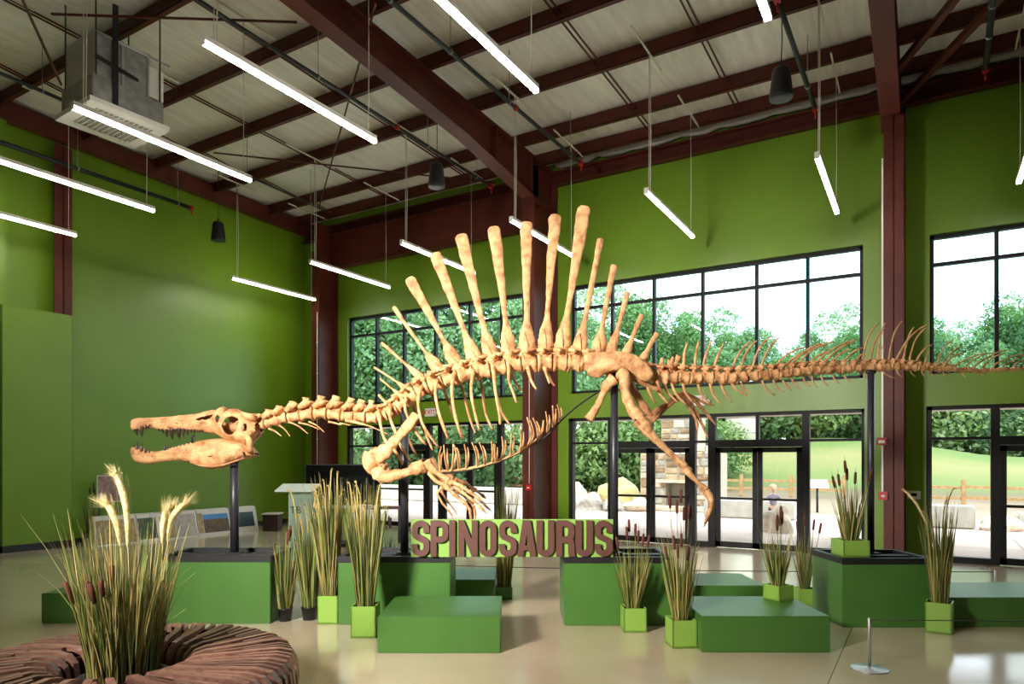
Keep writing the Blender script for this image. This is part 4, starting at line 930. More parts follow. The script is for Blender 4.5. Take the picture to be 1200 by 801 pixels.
FR = [[(502, 455, .08), (508, 466, .3), (518.6, 499, .36), (526, 515, .3)], [(516, 448, .08), (522, 461, .3), (535, 494, .38), (543, 513, .3)], [(536, 443, .08), (542, 456, .3), (549.5, 487, .38), (557, 507, .33)], [(559, 438, .08), (564.5, 451, .3), (568.5, 482, .38), (577, 503, .33)],
      [(577, 436, .08), (582.7, 465, .32), (587.4, 482, .36), (597, 497, .33)], [(470, 478, .08), (473, 495, .25), (478, 513, .3), (488.5, 535, .24)], [(482, 470, .08), (488, 485, .28), (497, 505, .32), (507, 527, .26)], [(640, 432, .08), (645, 445, .15), (650, 452, .16)], [(596, 432, .08), (603, 446, .24), (610, 458, .28)]]
for i, r in enumerate(NR+FR):
    k = len(r); bone('rib', r, [2.6]+[1.75]*(k-2)+[1.2], flat=.8, n=7, jit=.15, seed=i, m=BN if i < len(NR) else M['bone_shaded'])
# gastralia basket: a dark carrying rod and thin belly ribs
b = MB(); b.tube([K(x, y, 0) for x, y in smooth_path([(512, 554), (528, 553.5), (548, 551), (572, 545), (597, 535.6), (618, 525), (640, 511), (658, 492), (680, 473), (712, 452)], 4)], .010, 6); b.build('support_rod', M['black'], skel)
for i, (x0, y0, xm, ym, x1, y1) in enumerate([(516, 553, 516, 535, 519, 525), (525, 552, 523, 538, 522, 523), (529, 552, 532, 540, 533, 522), (538, 551, 537, 535, 534, 523), (546, 550, 548, 535, 546, 522), (559, 547, 559.5, 532, 555, 520), (568, 545, 568, 532, 563.6, 520), (577, 542, 578.5, 530, 578, 518.6), (581, 541, 581.5, 532, 580.7, 522), (587, 538, 591, 525, 590, 513), (598, 534, 600, 522, 601, 510), (609, 529, 612, 518, 611.5, 504), (615, 526, 624, 510, 619.5, 490.5), (630, 517, 631, 503, 626.6, 491.5), (641, 506, 643, 496, 641.5, 484), (648, 500, 650, 489, 649.5, 477), (655, 494, 657, 484, 655, 476)]):
    for s in (-1, 1): bone('belly_rib', [(x0, y0, 0), (xm+s*1.2, ym, s*.14), (x1+s*2, y1+s*2, s*.24)], [1.5, 1.25, .7], n=6, jit=.15, seed=i)
bone('belly_rod', [(514, 552, -.01), (548, 549, -.01), (575, 542.5, -.01), (600, 533, -.01), (622, 521, -.01), (634, 508, -.01), (637, 492, -.01)], [1.6, 1.7, 1.7, 1.6, 1.6, 1.6, 1.0], n=6, jit=.2)

# --- shoulder and arms
def arm(s, dx, dy, m, near):
    f = lambda x, y, o: (x+dx, y+dy, s*o)
    sc = bone('scapula', [f(488, 485, .36), f(484, 491, .38), f(470, 508, .42), f(458, 521, .44), f(449, 530, .43), f(438, 535, .40), f(430, 538, .34)], [4.2, 5.6, 5.2, 5.8, 8.6, 9.4, 5], m=m, flat=.45, n=12)
    b = bone('coracoid', [f(436, 530, .42), f(434, 540, .42), f(437, 548, .40), f(446, 551, .36)], [8, 8.6, 7.6, 3], parent=sc, m=m, flat=.5, n=12)
    bone('humerus', [f(441, 549, .42), f(446, 556, .44), f(455, 558.5, .46), f(468, 556, .46), f(480, 552, .45), f(490, 548, .44), f(497, 545, .43)], [7.5, 8.2, 6.2, 4.9, 5.4, 8.2, 6.0], m=m, flat=.8, n=12)
    el = bone('ulna', [f(499, 540, .43), f(502, 544, .43), f(509, 551, .43), f(517, 557, .42), f(526, 563, .42)], [5.0, 5.6, 3.6, 2.8, 3.2], m=m, n=10)
    bone('radius', [f(498, 548, .40), f(504, 556, .40), f(512, 564, .40), f(521, 567, .40)], [3, 2.4, 2.3, 3.0], m=m, n=9)
    for i, (x, y, o) in enumerate(((524, 564, .42), (528, 566, .44), (522, 568.5, .40))): bone('wrist_bone', [f(x-2, y-1, o), f(x, y, o), f(x+2.5, y+1.5, o)], [2.4, 3.6, 2.6], m=m, n=8)
    for i, dg in enumerate(([(528, 564, .44), (540, 569, .46), (552, 577, .48), (560, 583, .48), (565, 587, .47)], [(527, 567, .42), (540, 575, .43), (553, 585, .44), (563, 594, .44), (571, 602, .43)],
                            [(523, 570, .40), (533, 579, .40), (545, 589, .40), (551, 598, .40), (552.5, 613, .39)], [(518, 570, .38), (512, 578, .37), (519, 590, .36), (526, 598, .35), (531, 606, .34)])):
        for j in range(len(dg)-1):
            a, c = dg[j], dg[j+1]; w0 = [2.6, 2.3, 2.6, 1.7][i]*(1-.12*j); last = j == len(dg)-2; mdp = tuple((a[q]+c[q])/2 for q in range(3))
            bone('claw' if last else 'finger_bone', [f(*a), f(*mdp), f(*c)], [w0*1.25, w0*(.95 if last else .75), .3 if last else w0*1.15], m=m, n=8, sm=3, jit=.2)
arm(-1, 0, 0, BN, True)
arm(1, 5, -3, M['bone_shaded'], False)

# --- hips and legs
def plate(name, outl, off, th, m, seed=0):
    """pillow-shaped bone plate from an outline"""
    pl = smooth_path(outl, 3); n = len(pl); cx = sum(p[0] for p in pl)/n; cy = sum(p[1] for p in pl)/n
    bm = bmesh.new(); rings = []
    def mid(p):   # pull towards the long axis of the plate
        return (p[0]+(min(max(p[0], 695), 750)-p[0])*.55, p[1]+((interp([690, 720, 750], [427, 423, 431], p[0]))-p[1])*.72)
    for side in (-1, 1):
        prev = None
        for k, (t, o) in enumerate(((0, 0), (.10, .6), (.35, .95), (.75, 1.1))):
            r = []
            for p in pl:
                q = mid(p); x, y = lerp(p[0], q[0], t), lerp(p[1], q[1], t); v = K(x, y, off); v.y += side*th*o*(1+.5*noise.noise(v*9+Vector((0, side, seed)))); v.z += .012*noise.noise(v*14)
                r.append(bm.verts.new(v))
            if prev:
                for i in range(n):
                    fcs = (prev[i], prev[(i+1) % n], r[(i+1) % n], r[i]); bm.faces.new(fcs if side < 0 else fcs[::-1])
            prev = r
        bm.faces.new(prev if side < 0 else prev[::-1])
    bmesh.ops.remove_doubles(bm, verts=bm.verts[:], dist=1e-4); bmesh.ops.recalc_face_normals(bm, faces=bm.faces[:])
    b = MB(); b.bm(bm, True); return b.build(name, m, skel)
IL = [(684, 415), (694, 411.5), (706, 412.5), (724, 410.5), (740, 414.5), (753, 421), (762, 430), (766, 438), (761, 446), (754, 446.5), (745, 441), (737, 436), (724, 434.5), (712, 436), (703, 441.5), (694, 442), (688, 437), (690, 430), (684, 424)]
plate('ilium', IL, -.17, .035, BN); plate('ilium', IL, .17, .035, M['bone_shaded'], 4)
for s, m in ((-1, BN), (1, M['bone_shaded'])):
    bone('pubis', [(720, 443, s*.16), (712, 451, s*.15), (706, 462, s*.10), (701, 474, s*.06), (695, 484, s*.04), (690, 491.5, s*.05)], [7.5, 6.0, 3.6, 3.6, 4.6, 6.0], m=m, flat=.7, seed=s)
    bone('ischium', [(736, 438, s*.16), (748, 446, s*.14), (760, 452, s*.10), (772, 456, s*.08)], [4.5, 3.2, 2.6, 2.6], m=M['bone_shaded'], flat=.6)
bone('femur', [(726, 437, -.20), (731, 441, -.24), (732, 450, -.27), (734, 462, -.29), (739, 475, -.30), (745, 484, -.31), (750, 490, -.31)], [6.4, 7.4, 6.0, 5.0, 5.6, 7.6, 7.0], n=12)
bone('tibia', [(748, 492, -.31), (754, 497, -.31), (761, 507, -.31), (772, 518, -.31), (784, 530, -.31), (795, 540, -.31), (803, 547, -.31)], [7.4, 8.6, 5.8, 4.2, 3.6, 3.8, 5.0], n=12)
bone('fibula', [(744, 494, -.36), (754, 504, -.36), (768, 517, -.35), (784, 532, -.34), (797, 544, -.33)], [3.4, 2.4, 1.5, 1.3, 1.8], n=8)
bone('knee_collar', [(743.5, 492, -.34), (748, 490, -.36), (754, 487, -.34), (757, 486, -.3)], [1.3, 1.3, 1.3, 1.3], m=M['tooth'], n=6)
bone('ankle_bone', [(801, 545, -.31), (805, 550, -.31), (808, 553, -.31)], [4.5, 5.4, 4.4], n=10)
for i, (o, e) in enumerate(((-.27, 0), (-.31, 1.5), (-.35, 3))):
    bone('metatarsal', [(806, 552, o), (813, 560, o), (821, 568-e*.3, o), (828, 576-e, o)], [3.6, 2.6, 2.5, 3.2], n=9)
    bone('toe_bone', [(828, 577-e, o), (832, 584-e, o*1.04), (833.5, 592-e, o*1.06)], [3.4, 3.0, 3.1], n=9)
    bone('toe_bone', [(833.5, 592-e, o*1.06), (832.5, 599-e, o*1.07), (830, 605-e, o*1.07)], [3.0, 2.4, 2.5], n=9)
    bone('claw', [(830, 605-e, o*1.07), (827.5, 611-e, o*1.07), (825, 617-e, o*1.05)], [2.4, 1.6, .3], n=8)
bone('toe_bone', [(820, 570, -.25), (823, 576, -.25), (826, 582, -.25)], [1.8, 1.4, .4], n=8)
DK = M['bone_shaded']
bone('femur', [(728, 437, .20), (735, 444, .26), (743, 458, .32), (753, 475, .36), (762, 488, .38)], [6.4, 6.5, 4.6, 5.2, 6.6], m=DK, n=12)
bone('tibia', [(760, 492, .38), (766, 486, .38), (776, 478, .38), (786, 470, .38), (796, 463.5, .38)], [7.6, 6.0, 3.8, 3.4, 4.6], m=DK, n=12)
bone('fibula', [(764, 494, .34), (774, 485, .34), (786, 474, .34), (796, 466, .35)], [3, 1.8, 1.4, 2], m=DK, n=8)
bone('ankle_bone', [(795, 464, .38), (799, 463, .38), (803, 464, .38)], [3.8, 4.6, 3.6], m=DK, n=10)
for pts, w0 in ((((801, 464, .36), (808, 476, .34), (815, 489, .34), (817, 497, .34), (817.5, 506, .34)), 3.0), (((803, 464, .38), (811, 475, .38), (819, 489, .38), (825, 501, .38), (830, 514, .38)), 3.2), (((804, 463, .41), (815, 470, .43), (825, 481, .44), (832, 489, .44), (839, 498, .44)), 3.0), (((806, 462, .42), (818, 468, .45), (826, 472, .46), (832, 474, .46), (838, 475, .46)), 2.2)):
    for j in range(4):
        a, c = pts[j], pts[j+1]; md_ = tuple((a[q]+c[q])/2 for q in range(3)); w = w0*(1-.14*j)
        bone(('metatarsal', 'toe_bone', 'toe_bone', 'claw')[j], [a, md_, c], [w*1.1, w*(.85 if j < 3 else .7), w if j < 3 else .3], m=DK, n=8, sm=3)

# --- tail
TLX = [775, 800, 850, 900, 950, 1000, 1050, 1100, 1150, 1200, 1260]; TLY = [441, 442, 443, 439, 434, 431, 429, 432, 434, 432, 429]; TLO = [0, 0, 0, 0, .0, 0, 0, .02, .04, .06, .08]
x = 786.0; TV = []
while x < 1235:
    L = interp([786, 850, 900, 1000, 1100, 1240], [14, 13.2, 12.2, 12, 9, 7], x); y = interp(TLX, TLY, x); o = interp(TLX, TLO, x)
    dia = interp([786, 820, 900, 1000, 1060, 1100, 1240], [17.5, 16.5, 14, 11, 9.5, 7, 4.4], x)
    a, c = K(x-L/2, interp(TLX, TLY, x-L/2), o), K(x+L/2, interp(TLX, TLY, x+L/2), o); d = (c-a).normalized(); b = MB()
    vert_mesh(b, K(x, y, o), d, dia*KU, L*KU*.98, interp([786, 900, 1100], [.13, .07, .02], x), x < 1120, int(x))
    TV.append((x, y, o, b.build('vertebra', DK if x < 800 else BN, skel))); x += L
def tv(x): return min(TV, key=lambda q: abs(q[0]-x))
TS = [((776, 436), (776, 419), 2.6), ((786, 436), (789, 418), 2.8), ((788, 437), (797, 417), 2.6), ((785, 436), (784, 421), 2.2), ((793, 436), (794, 415.5), 2.4), ((800, 437), (805, 402), 1.9), ((813, 437), (819, 399), 1.7), ((822, 437), (834, 398), 1.5), ((835, 437), (848, 402), 1.6)]
for (bx_, by), (tx_, ty), w in TS:
    bone('neural_spine', [(bx_, by+2, 0), (bx_+1, by-4, 0), (lerp(bx_, tx_, .5)-.6, lerp(by, ty, .55), 0), (tx_, ty, 0)], [w*1.9, w*1.3, w, w*.7], parent=tv(bx_)[3], flat=.5, n=7)
TS2 = [(854, 881, 399), (866, 887, 399), (879, 903, 394), (889, 914, 394.5), (905, 944, 406.5), (915, 968, 404.5), (924, 963, 402), (932, 977, 400), (944, 974, 411), (952, 1004, 398), (962, 1000, 401), (972, 998, 409), (986, 1012, 407), (1000, 1013, 414), (1009, 1030, 378), (1018, 1036, 384), (1027, 1037, 378), (1030, 1034, 406), (1040, 1057, 376), (1048, 1087, 380), (1057, 1071, 383), (1064, 1085, 384), (1072, 1092, 404), (1083, 1090, 411), (1098, 1104, 413), (1097, 1117, 398.5), (1103, 1128, 405), (1107, 1129, 413.5), (1120, 1157, 414), (1132, 1163, 413), (1142, 1180, 410), (1152, 1178, 414), (1164, 1199, 415), (1176, 1204, 417), (1188, 1220, 417), (1200, 1232, 416)]
for i, (bx_, tx_, ty) in enumerate(TS2):
    v = tv(bx_); by = v[1]-3; o = v[2]; cv = .25+.3*((i*37) % 10)/10; w = interp([850, 1000, 1100, 1200], [1.25, 1.15, .95, .75], bx_)
    mx, my = lerp(bx_, tx_, .45-.22*cv), lerp(by, ty, .55+.1*cv)
    bone('neural_spine', [(bx_, by+1.5, o), (bx_+1.2, by-3, o), (mx, my, o), (lerp(mx, tx_, .55), lerp(my, ty, .62)-1.0, o), (tx_, ty, o)], [w*2.0, w*1.35, w, w*.95, w*.6], parent=v[3], flat=.55, n=6, jit=.15)
CH = [(767, 447, 783, 473), (777, 448, 795, 472), (786, 449, 804, 474), (800, 451, 811, 470), (818, 452, 832, 473), (832, 451, 843, 472), (845, 451, 858, 470.5), (857, 450, 875, 463), (868, 450, 880, 461), (893, 448, 908, 463), (906, 447, 918, 459), (917, 446, 928, 457), (928, 445, 938, 455), (941, 443, 950, 453), (951, 442, 958, 453.5), (962, 441, 971, 452), (975, 439, 984, 449), (988, 437, 996, 447), (1012, 435, 1018, 446), (1033, 434, 1048, 443), (1050, 433, 1058, 442), (1066, 433, 1073, 441), (1080, 434, 1084, 441), (1090, 435, 1097, 441), (1105, 436, 1110, 441), (1128, 437, 1132, 442), (1150, 437, 1155, 441)]
for i, (x0, y0, x1, y1) in enumerate(CH):
    v = tv(x0); w = interp([770, 900, 1050, 1150], [1.7, 1.2, .8, .55], x0)
    bone('chevron', [(x0, y0-2, v[2]), (lerp(x0, x1, .4)-.8, lerp(y0, y1, .5), v[2]), (x1, y1, v[2])], [w*1.2, w, w*.55], parent=v[3], flat=.8, n=6, jit=.15)
for s in (-1, 1):
    for x0, y0, x1, y1 in ((757, 447, 768, 473), (770, 446, 777, 462)): bone('sacral_rib', [(x0, y0, s*.08), (lerp(x0, x1, .4), lerp(y0, y1, .5), s*.11), (x1, y1, s*.08)], [2, 1.7, 1.0], m=DK, n=7)
# ================================================================== OUTSIDE THE WINDOWS
M['paver'] = mat('pale_patio_concrete', srgb(196, 178, 168), .7, srgb(182, 164, 154), 1.5)
M['concrete'] = mat('pale_concrete', srgb(184, 182, 176), .75, srgb(166, 162, 154), 3)
M['stone'] = [mat('field_stone_%s' % s, srgb(*a), .8, srgb(*c), 5, bump=.5, bscale=9) for s, a, c in (('tan', (190, 168, 138), (158, 136, 108)), ('grey', (172, 166, 158), (136, 130, 124)), ('pale', (212, 200, 182), (182, 166, 146)), ('brown', (156, 128, 100), (122, 98, 76)))]
M['mortar'] = mat('mortar', srgb(168, 158, 144), .9)
M['rail'] = mat('weathered_rail', srgb(176, 142, 98), .8, srgb(150, 118, 80), 8)
M['bark'] = mat('tree_bark', srgb(92, 78, 64), .9, srgb(64, 54, 44), 6)
def leafmat(n, a, c):
    m = mat(n, srgb(*a), .6, srgb(*c), .35, spec=.3, detail=3, lo=.42, hi=.58); p = m.node_tree.nodes['Principled BSDF']
    nd, ln = m.node_tree.nodes, m.node_tree.links; tl = nd.new('ShaderNodeBsdfTranslucent'); tl.inputs['Color'].default_value = srgb(min(255, a[0]+30), min(255, a[1]+40), a[2]); mx = nd.new('ShaderNodeMixShader'); mx.inputs[0].default_value = .3
    ln.new(p.outputs[0], mx.inputs[1]); ln.new(tl.outputs[0], mx.inputs[2]); ln.new(mx.outputs[0], nd['Material Output'].inputs['Surface']); return m
M['leaf'] = [leafmat('leaves_mid', (90, 118, 72), (122, 148, 92)), leafmat('leaves_pale', (122, 146, 104), (150, 170, 124)), leafmat('leaves_deep', (64, 94, 62), (90, 120, 78))]
# ground rising to a lawn
def gz(u, v):
    top = interp([-40, -18, -8, -3, 4, 20], [2.0, 2.3, 3.4, 3.3, 1.9, 1.6], u); t = min(1, max(0, (v-33)/27)); return -.012+top*t*t*(3-2*t) + (0 if v < 33 else .06*noise.noise(Vector((u*.2, v*.2, 0))))
b = MB(); nu, nv = 90, 70; vs = []
for j in range(nv+1):
    v = lerp(WV+.25, 120, (j/nv)**1.6)
    for i in range(nu+1): u = lerp(-110, 60, i/nu); vs.append((u, v, gz(u, v)))
b.add(vs, [(j*(nu+1)+i, j*(nu+1)+i+1, (j+1)*(nu+1)+i+1, (j+1)*(nu+1)+i) for j in range(nv) for i in range(nu)], True)
m = mat('lawn_and_gravel', srgb(128, 156, 72), .9); n = m.node_tree.nodes; l = m.node_tree.links
g = n.new('ShaderNodeNewGeometry'); sx = n.new('ShaderNodeSeparateXYZ'); l.new(g.outputs['Position'], sx.inputs[0])
nz = n.new('ShaderNodeTexNoise'); nz.inputs['Scale'].default_value = .35; nz.inputs['Detail'].default_value = 6; l.new(g.outputs['Position'], nz.inputs['Vector'])
ad = n.new('ShaderNodeMath'); ad.operation = 'MULTIPLY_ADD'; ad.inputs[1].default_value = 6.0; l.new(nz.outputs['Fac'], ad.inputs[0]); l.new(sx.outputs['Y'], ad.inputs[2])
mrg = n.new('ShaderNodeMapRange'); mrg.inputs['From Min'].default_value = 15; mrg.inputs['From Max'].default_value = 75; l.new(ad.outputs[0], mrg.inputs['Value'])
r = n.new('ShaderNodeValToRGB'); e = r.color_ramp.elements; r.color_ramp.interpolation = 'LINEAR'
e[0].position = .10; e[0].color = srgb(146, 132, 114); e[1].position = .30; e[1].color = srgb(118, 106, 88)
for p, c in ((.37, (100, 86, 66)), (.42, (84, 82, 50)), (.46, (78, 100, 40)), (.60, (112, 112, 66)), (.68, (80, 104, 42)), (1, (68, 90, 40))): q = e.new(p); q.color = srgb(*c)
l.new(mrg.outputs['Result'], r.inputs['Fac']); l.new(r.outputs['Color'], n['Principled BSDF'].inputs['Base Color'])
struct(b.build('ground', m), 'gravel and mown lawn rising outside the windows')
pt = struct(MB().build('patio', M['paver'])); 
for i in range(12):
    for j in range(4):
        b = MB(); u0 = -24+i*3.2; v0 = WV+.25+j*2.35; b.box(u0+.01, v0+.01, -.06, u0+3.19, v0+2.34, 0.0); b.build('paving_slab', M['paver'], pt)
b = MB(); b.box(-18, WV+.3, 2.70, 10, WV+3.6, 2.95); struct(b.build('canopy', mat('canopy_soffit', srgb(168, 160, 152), .7)), 'grey soffit of the outside canopy above the doors')
# concrete seat walls
for (u0, v0, u1, v1, z, lab) in ((-5.6, 20.3, -3.1, 20.9, .50, 'long pale concrete seat block outside the middle doors'), (-.6, 20.0, 1.05, 20.7, .55, 'pale concrete seat block outside the right door front'), (1.9, 20.4, 5.5, 21.2, .40, 'long pale concrete block at the right edge outside'), (-24, 22.0, -12.2, 22.6, .62, 'long pale concrete wall outside the left doors')):
    t = thing('seat_block', lab, 'bench', ((u0+u1)/2, (v0+v1)/2, 0), 0, 'concrete seat blocks outside'); b = MB(); b.bevbox((u0-u1)/2, (v0-v1)/2, 0, (u1-u0)/2, (v1-v0)/2, z, .04); b.build('block', M['concrete'], t)
# boulders
def boulder(u, v, r, h, lab, m, sd):
    bm = bmesh.new(); bmesh.ops.create_icosphere(bm, subdivisions=3, radius=1)
    for q in bm.verts:
        k = 1+.45*noise.noise(q.co*1.1+Vector((sd*7, 0, 0))); q.co = Vector((q.co.x*r*k, q.co.y*r*.8*k, max(-.3, q.co.z)*h*k*.8+.22*h))
    b = MB(); b.bm(bm, False); o = b.build('boulder', m, None, (u, v, 0), sd); tag(o, lab, 'boulder', 'boulders on the patio')
boulder(-9.65, 21.2, .62, .55, 'grey boulder outside, just above the last sign letter', M['stone'][1], 1)
boulder(-8.85, 21.3, .50, .45, 'darker boulder outside to the right of the grey one', M['stone'][1], 2)
boulder(-8.2, 21.6, .50, .40, 'pale boulder outside by the second door post', M['stone'][2], 3)
boulder(-9.5, 23.5, .75, 1.0, 'tall yellowish stone behind the grey boulder', mat('lichen_stone', srgb(196, 184, 120), .8, srgb(160, 150, 110), 4), 4)
boulder(1.55, 20.3, .55, .35, 'flat pale boulder beside the seat block outside the right doors', M['stone'][2], 5)
boulder(-2.95, 17.0, .36, .62, 'pale rounded rock in front of the child outside', M['stone'][2], 6)
boulder(-13.2, 27, .6, .7, 'pale boulder far outside the left doors', M['stone'][2], 7)
# outdoor fireplace of field stones
def stones(par, u0, u1, z0, z1, y, sd, taper=0):
    rnd = random.Random(sd); z = z0
    while z < z1-.06:
        h = rnd.uniform(.16, .30); h = min(h, z1-z); u = u0+taper*max(0, z-1.3); ue = u1-taper*max(0, z-1.3)
        while u < ue-.05:
            w = min(rnd.uniform(.22, .55), ue-u); d = rnd.uniform(.02, .07); b = MB()
            e = .018; x0, x1, a, c = u+e, u+w-e, z+e, z+h-e; j = lambda: rnd.uniform(-.015, .015); k = .03
            b.add([(x0+j(), y, a+j()), (x1+j(), y, a+j()), (x1+j(), y, c+j()), (x0+j(), y, c+j()), (x0+k, y-d, a+k), (x1-k, y-d, a+k), (x1-k, y-d, c-k), (x0+k, y-d, c-k)],
                  [(4, 5, 6, 7), (0, 1, 5, 4), (1, 2, 6, 5), (2, 3, 7, 6), (3, 0, 4, 7)])
            b.build('stone', rnd.choice(M['stone']), par); u += w
        z += h
t = thing('outdoor_fireplace', 'big outdoor fireplace of rough stones with a chimney, outside the middle doors', 'fireplace', (-7.0, 22.4, 0))
b = MB(); b.box(-1.32, 0, 0, -.45, 1.1, 1.9); b.box(.45, 0, 0, 1.32, 1.1, 1.9); b.box(-.45, .0, .95, .45, 1.1, 1.9); b.box(-.45, .7, 0, .45, 1.1, .95); b.box(-.9, .05, 1.9, .9, 1.05, 2.15); b.box(-.62, .1, 2.1, .62, 1.0, 3.3); b.build('core', M['mortar'], t)
stones(t, -1.32, -.45, 0, 1.95, 0, 3); stones(t, .45, 1.32, 0, 1.95, 0, 4); stones(t, -.45, .45, .95, 1.95, 0, 5); stones(t, -.9, .9, 1.92, 2.16, .05, 6); stones(t, -.62, .62, 2.16, 3.3, .1, 7)
b = MB(); b.box(-.7, -.12, .92, .7, .02, 1.02); b.build('mantel', M['stone'][2], t)
b = MB(); b.bevbox(-1.5, -.5, 0, 1.5, 0, .16, .03); b.build('hearth', M['stone'][2], t)
# split-rail fence sections
def fence(u0, u1, v, lab):
    t = thing('rail_fence', lab, 'fence', ((u0+u1)/2, v, gz((u0+u1)/2, v)), 0); w = (u1-u0)/2; k = max(2, int(w))
    for i in range(k+1):
        x = lerp(-w, w, i/k); b = MB(); b.bevbox(x-.07, -.07, 0, x+.07, .07, 1.0, .02); b.build('post', M['rail'], t)
    for z in (.35, .72):
        for i in range(k): b = MB(); x0, x1 = lerp(-w, w, i/k), lerp(-w, w, (i+1)/k); b.beam((x0-.05, 0, z+.02), (x1+.05, .03, z-.02), .06, .11); b.build('rail', M['rail'], t)
fence(-1, 5.5, 29, 'weathered split-rail fence outside the right door front'); fence(-9.5, -3, 33, 'weathered split-rail fence far outside the middle doors'); fence(-26, -15, 31, 'weathered split-rail fence far outside the left doors')
# reader stand and silo
t = thing('reader_stand', 'small pale reader panel on a thin post outside the right sidelight', 'sign', (-2.95, 23.9, 0), .3)
b = MB(); b.tube([(0, 0, 0), (0, 0, .85)], .035, 8); b.build('post', M['black'], t)
b = MB(); b.add([(-.32, -.2, .78), (.32, -.2, .78), (.32, .2, 1.02), (-.32, .2, 1.02), (-.32, -.2, .81), (.32, -.2, .81), (.32, .2, 1.05), (-.32, .2, 1.05)], [(3, 2, 1, 0), (4, 5, 6, 7), (0, 1, 5, 4), (1, 2, 6, 5), (2, 3, 7, 6), (3, 0, 4, 7)]); b.build('panel', M['paper'], t)
su, sv = (.333*.8577-.514)*52, (.333*.514+.8577)*52
t = thing('silo', 'white round silo far up the lawn among the trees', 'silo', (su, sv, gz(su, sv)))
b = MB(); b.lathe([(1.15, 0), (1.15, 4.6), (1.0, 5.0), (.5, 5.4), (.05, 5.5)], 24); b.build('shell', M['white'], t)
b = MB()
for z in (1.1, 2.2, 3.3, 4.4): b.lathe([(1.16, z), (1.19, z+.02), (1.19, z+.08), (1.16, z+.1)], 24)
b.build('hoop', M['zinc'], t)
ORD = ['first', 'second', 'third', 'fourth', 'fifth', 'sixth', 'seventh', 'eighth', 'ninth', 'tenth', 'eleventh', 'twelfth', 'thirteenth', 'fourteenth', 'fifteenth', 'sixteenth', 'seventeenth', 'eighteenth']
# trees
def crown_mesh(sd, n, rx, rz, leaf, mi):
    rnd = random.Random(sd); b = MB(); cl = []
    for i in range(26):
        while True:
            p = Vector((rnd.uniform(-1, 1), rnd.uniform(-1, 1), rnd.uniform(-1, 1)))
            if .35 < p.length < 1: break
        cl.append((Vector((p.x*rx*.75, p.y*rx*.75, p.z*rz*.78)), rnd.uniform(.28, .48)*rx))
    for i in range(n):
        c, r = cl[rnd.randrange(len(cl))]; v = Vector((rnd.gauss(0, 1), rnd.gauss(0, 1), rnd.gauss(0, 1)+.3)).normalized()
        p = c+v*r*rnd.uniform(.72, 1.08); nrm = (v+Vector((rnd.gauss(0, .6), rnd.gauss(0, .6), rnd.gauss(0, .6)))).normalized(); a = nrm.orthogonal().normalized(); a = Matrix.Rotation(rnd.uniform(0, 6.28), 3, nrm) @ a; e = nrm.cross(a); s = leaf*rnd.uniform(.6, 1.3)
        b.add([p-a*s*.6, p+e*s*.34, p+a*s*.7, p-e*s*.34], [(0, 1, 2, 3)])
    return b.mesh('tree_crown', M['leaf'][mi])
def trunk_mesh(sd, h):
    rnd = random.Random(sd); b = MB(); b.tube([(0, 0, 0), (.08, 0, h*.3), (-.05, .05, h*.62), (.05, 0, h*.85)], [.26, .20, .13, .05], 8)
    for i in range(7):
        a = rnd.uniform(0, 6.28); z = h*rnd.uniform(.35, .7); L = h*rnd.uniform(.16, .28); b.tube([(0, 0, z), (L*.5*math.cos(a), L*.5*math.sin(a), z+L*.45), (L*math.cos(a), L*math.sin(a), z+L*.8)], [.10, .06, .02], 6)
    return b.mesh('tree_trunk', M['bark'])
CM = [crown_mesh(1, 11000, 3.4, 5.0, .22, 0), crown_mesh(2, 11000, 3.2, 5.2, .22, 1), crown_mesh(3, 11000, 3.6, 4.8, .22, 2), crown_mesh(4, 11000, 2.9, 5.3, .20, 1)]
TM = [trunk_mesh(1, 8.5), trunk_mesh(2, 9)]
def tree(u, v, h, kind, lab, grp):
    s = h/12.6; t = thing('leafy_tree', lab, 'tree', (u, v, gz(u, v)-.05), (u*7.3+v*3.1) % 6.28, grp); 
    c = put('crown', CM[kind], t, (0, 0, 7.4*s)); c.scale = (s*1.06, s*1.06, s); stuff(c)
    tr = put('trunk', TM[kind % 2], t, (0, 0, 0)); tr.scale = (s, s, s)
def skyline(px):
    return interp([400, 520, 620, 680, 715, 745, 780, 820, 850, 870, 890, 905, 930, 960, 985, 1010, 1040, 1095, 1115, 1140, 1160, 1175, 1200, 1240], [310, 300, 300, 316, 322, 330, 348, 362, 350, 360, 392, 404, 398, 372, 346, 352, 380, 352, 362, 372, 374, 345, 330, 320], px)
rnd = random.Random(99)
def ray_uv(px, d): a = (px-600)/807.2*d; return CT*a-ST*d, ST*a+CT*d
TL = ['tall leafy tree in the wall of trees outside the left windows, %s from the left', 'leafy tree behind the lawn outside the middle windows, %s from the left', 'leafy tree beyond the lawn outside the right windows, %s from the left']
for ti, px in enumerate(range(395, 660, 30)):
    d = 44+rnd.uniform(-4, 5); u, v = ray_uv(px, d); z = gz(u, v); H = EYE+(537.8-skyline(px))*d/807.2-z; tree(u, v, H, rnd.choice([0, 1, 3]), TL[0] % ORD[ti], 'trees outside the left windows')
for ti, px in enumerate(range(662, 1035, 24)):
    d = 60+rnd.uniform(-5, 7); u, v = ray_uv(px, d); z = gz(u, v); H = EYE+(537.8-skyline(px))*d/807.2-z; tree(u, v, H*1.0, rnd.choice([0, 1, 1, 3]), TL[1] % ORD[ti], 'trees behind the lawn')
for ti, px in enumerate(range(1060, 1260, 24)):
    d = 66+rnd.uniform(-5, 7); u, v = ray_uv(px, d); z = gz(u, v); H = EYE+(537.8-skyline(px))*d/807.2-z; tree(u, v, H, rnd.choice([0, 1, 2]), TL[2] % ORD[ti], 'trees beyond the lawn on the right')
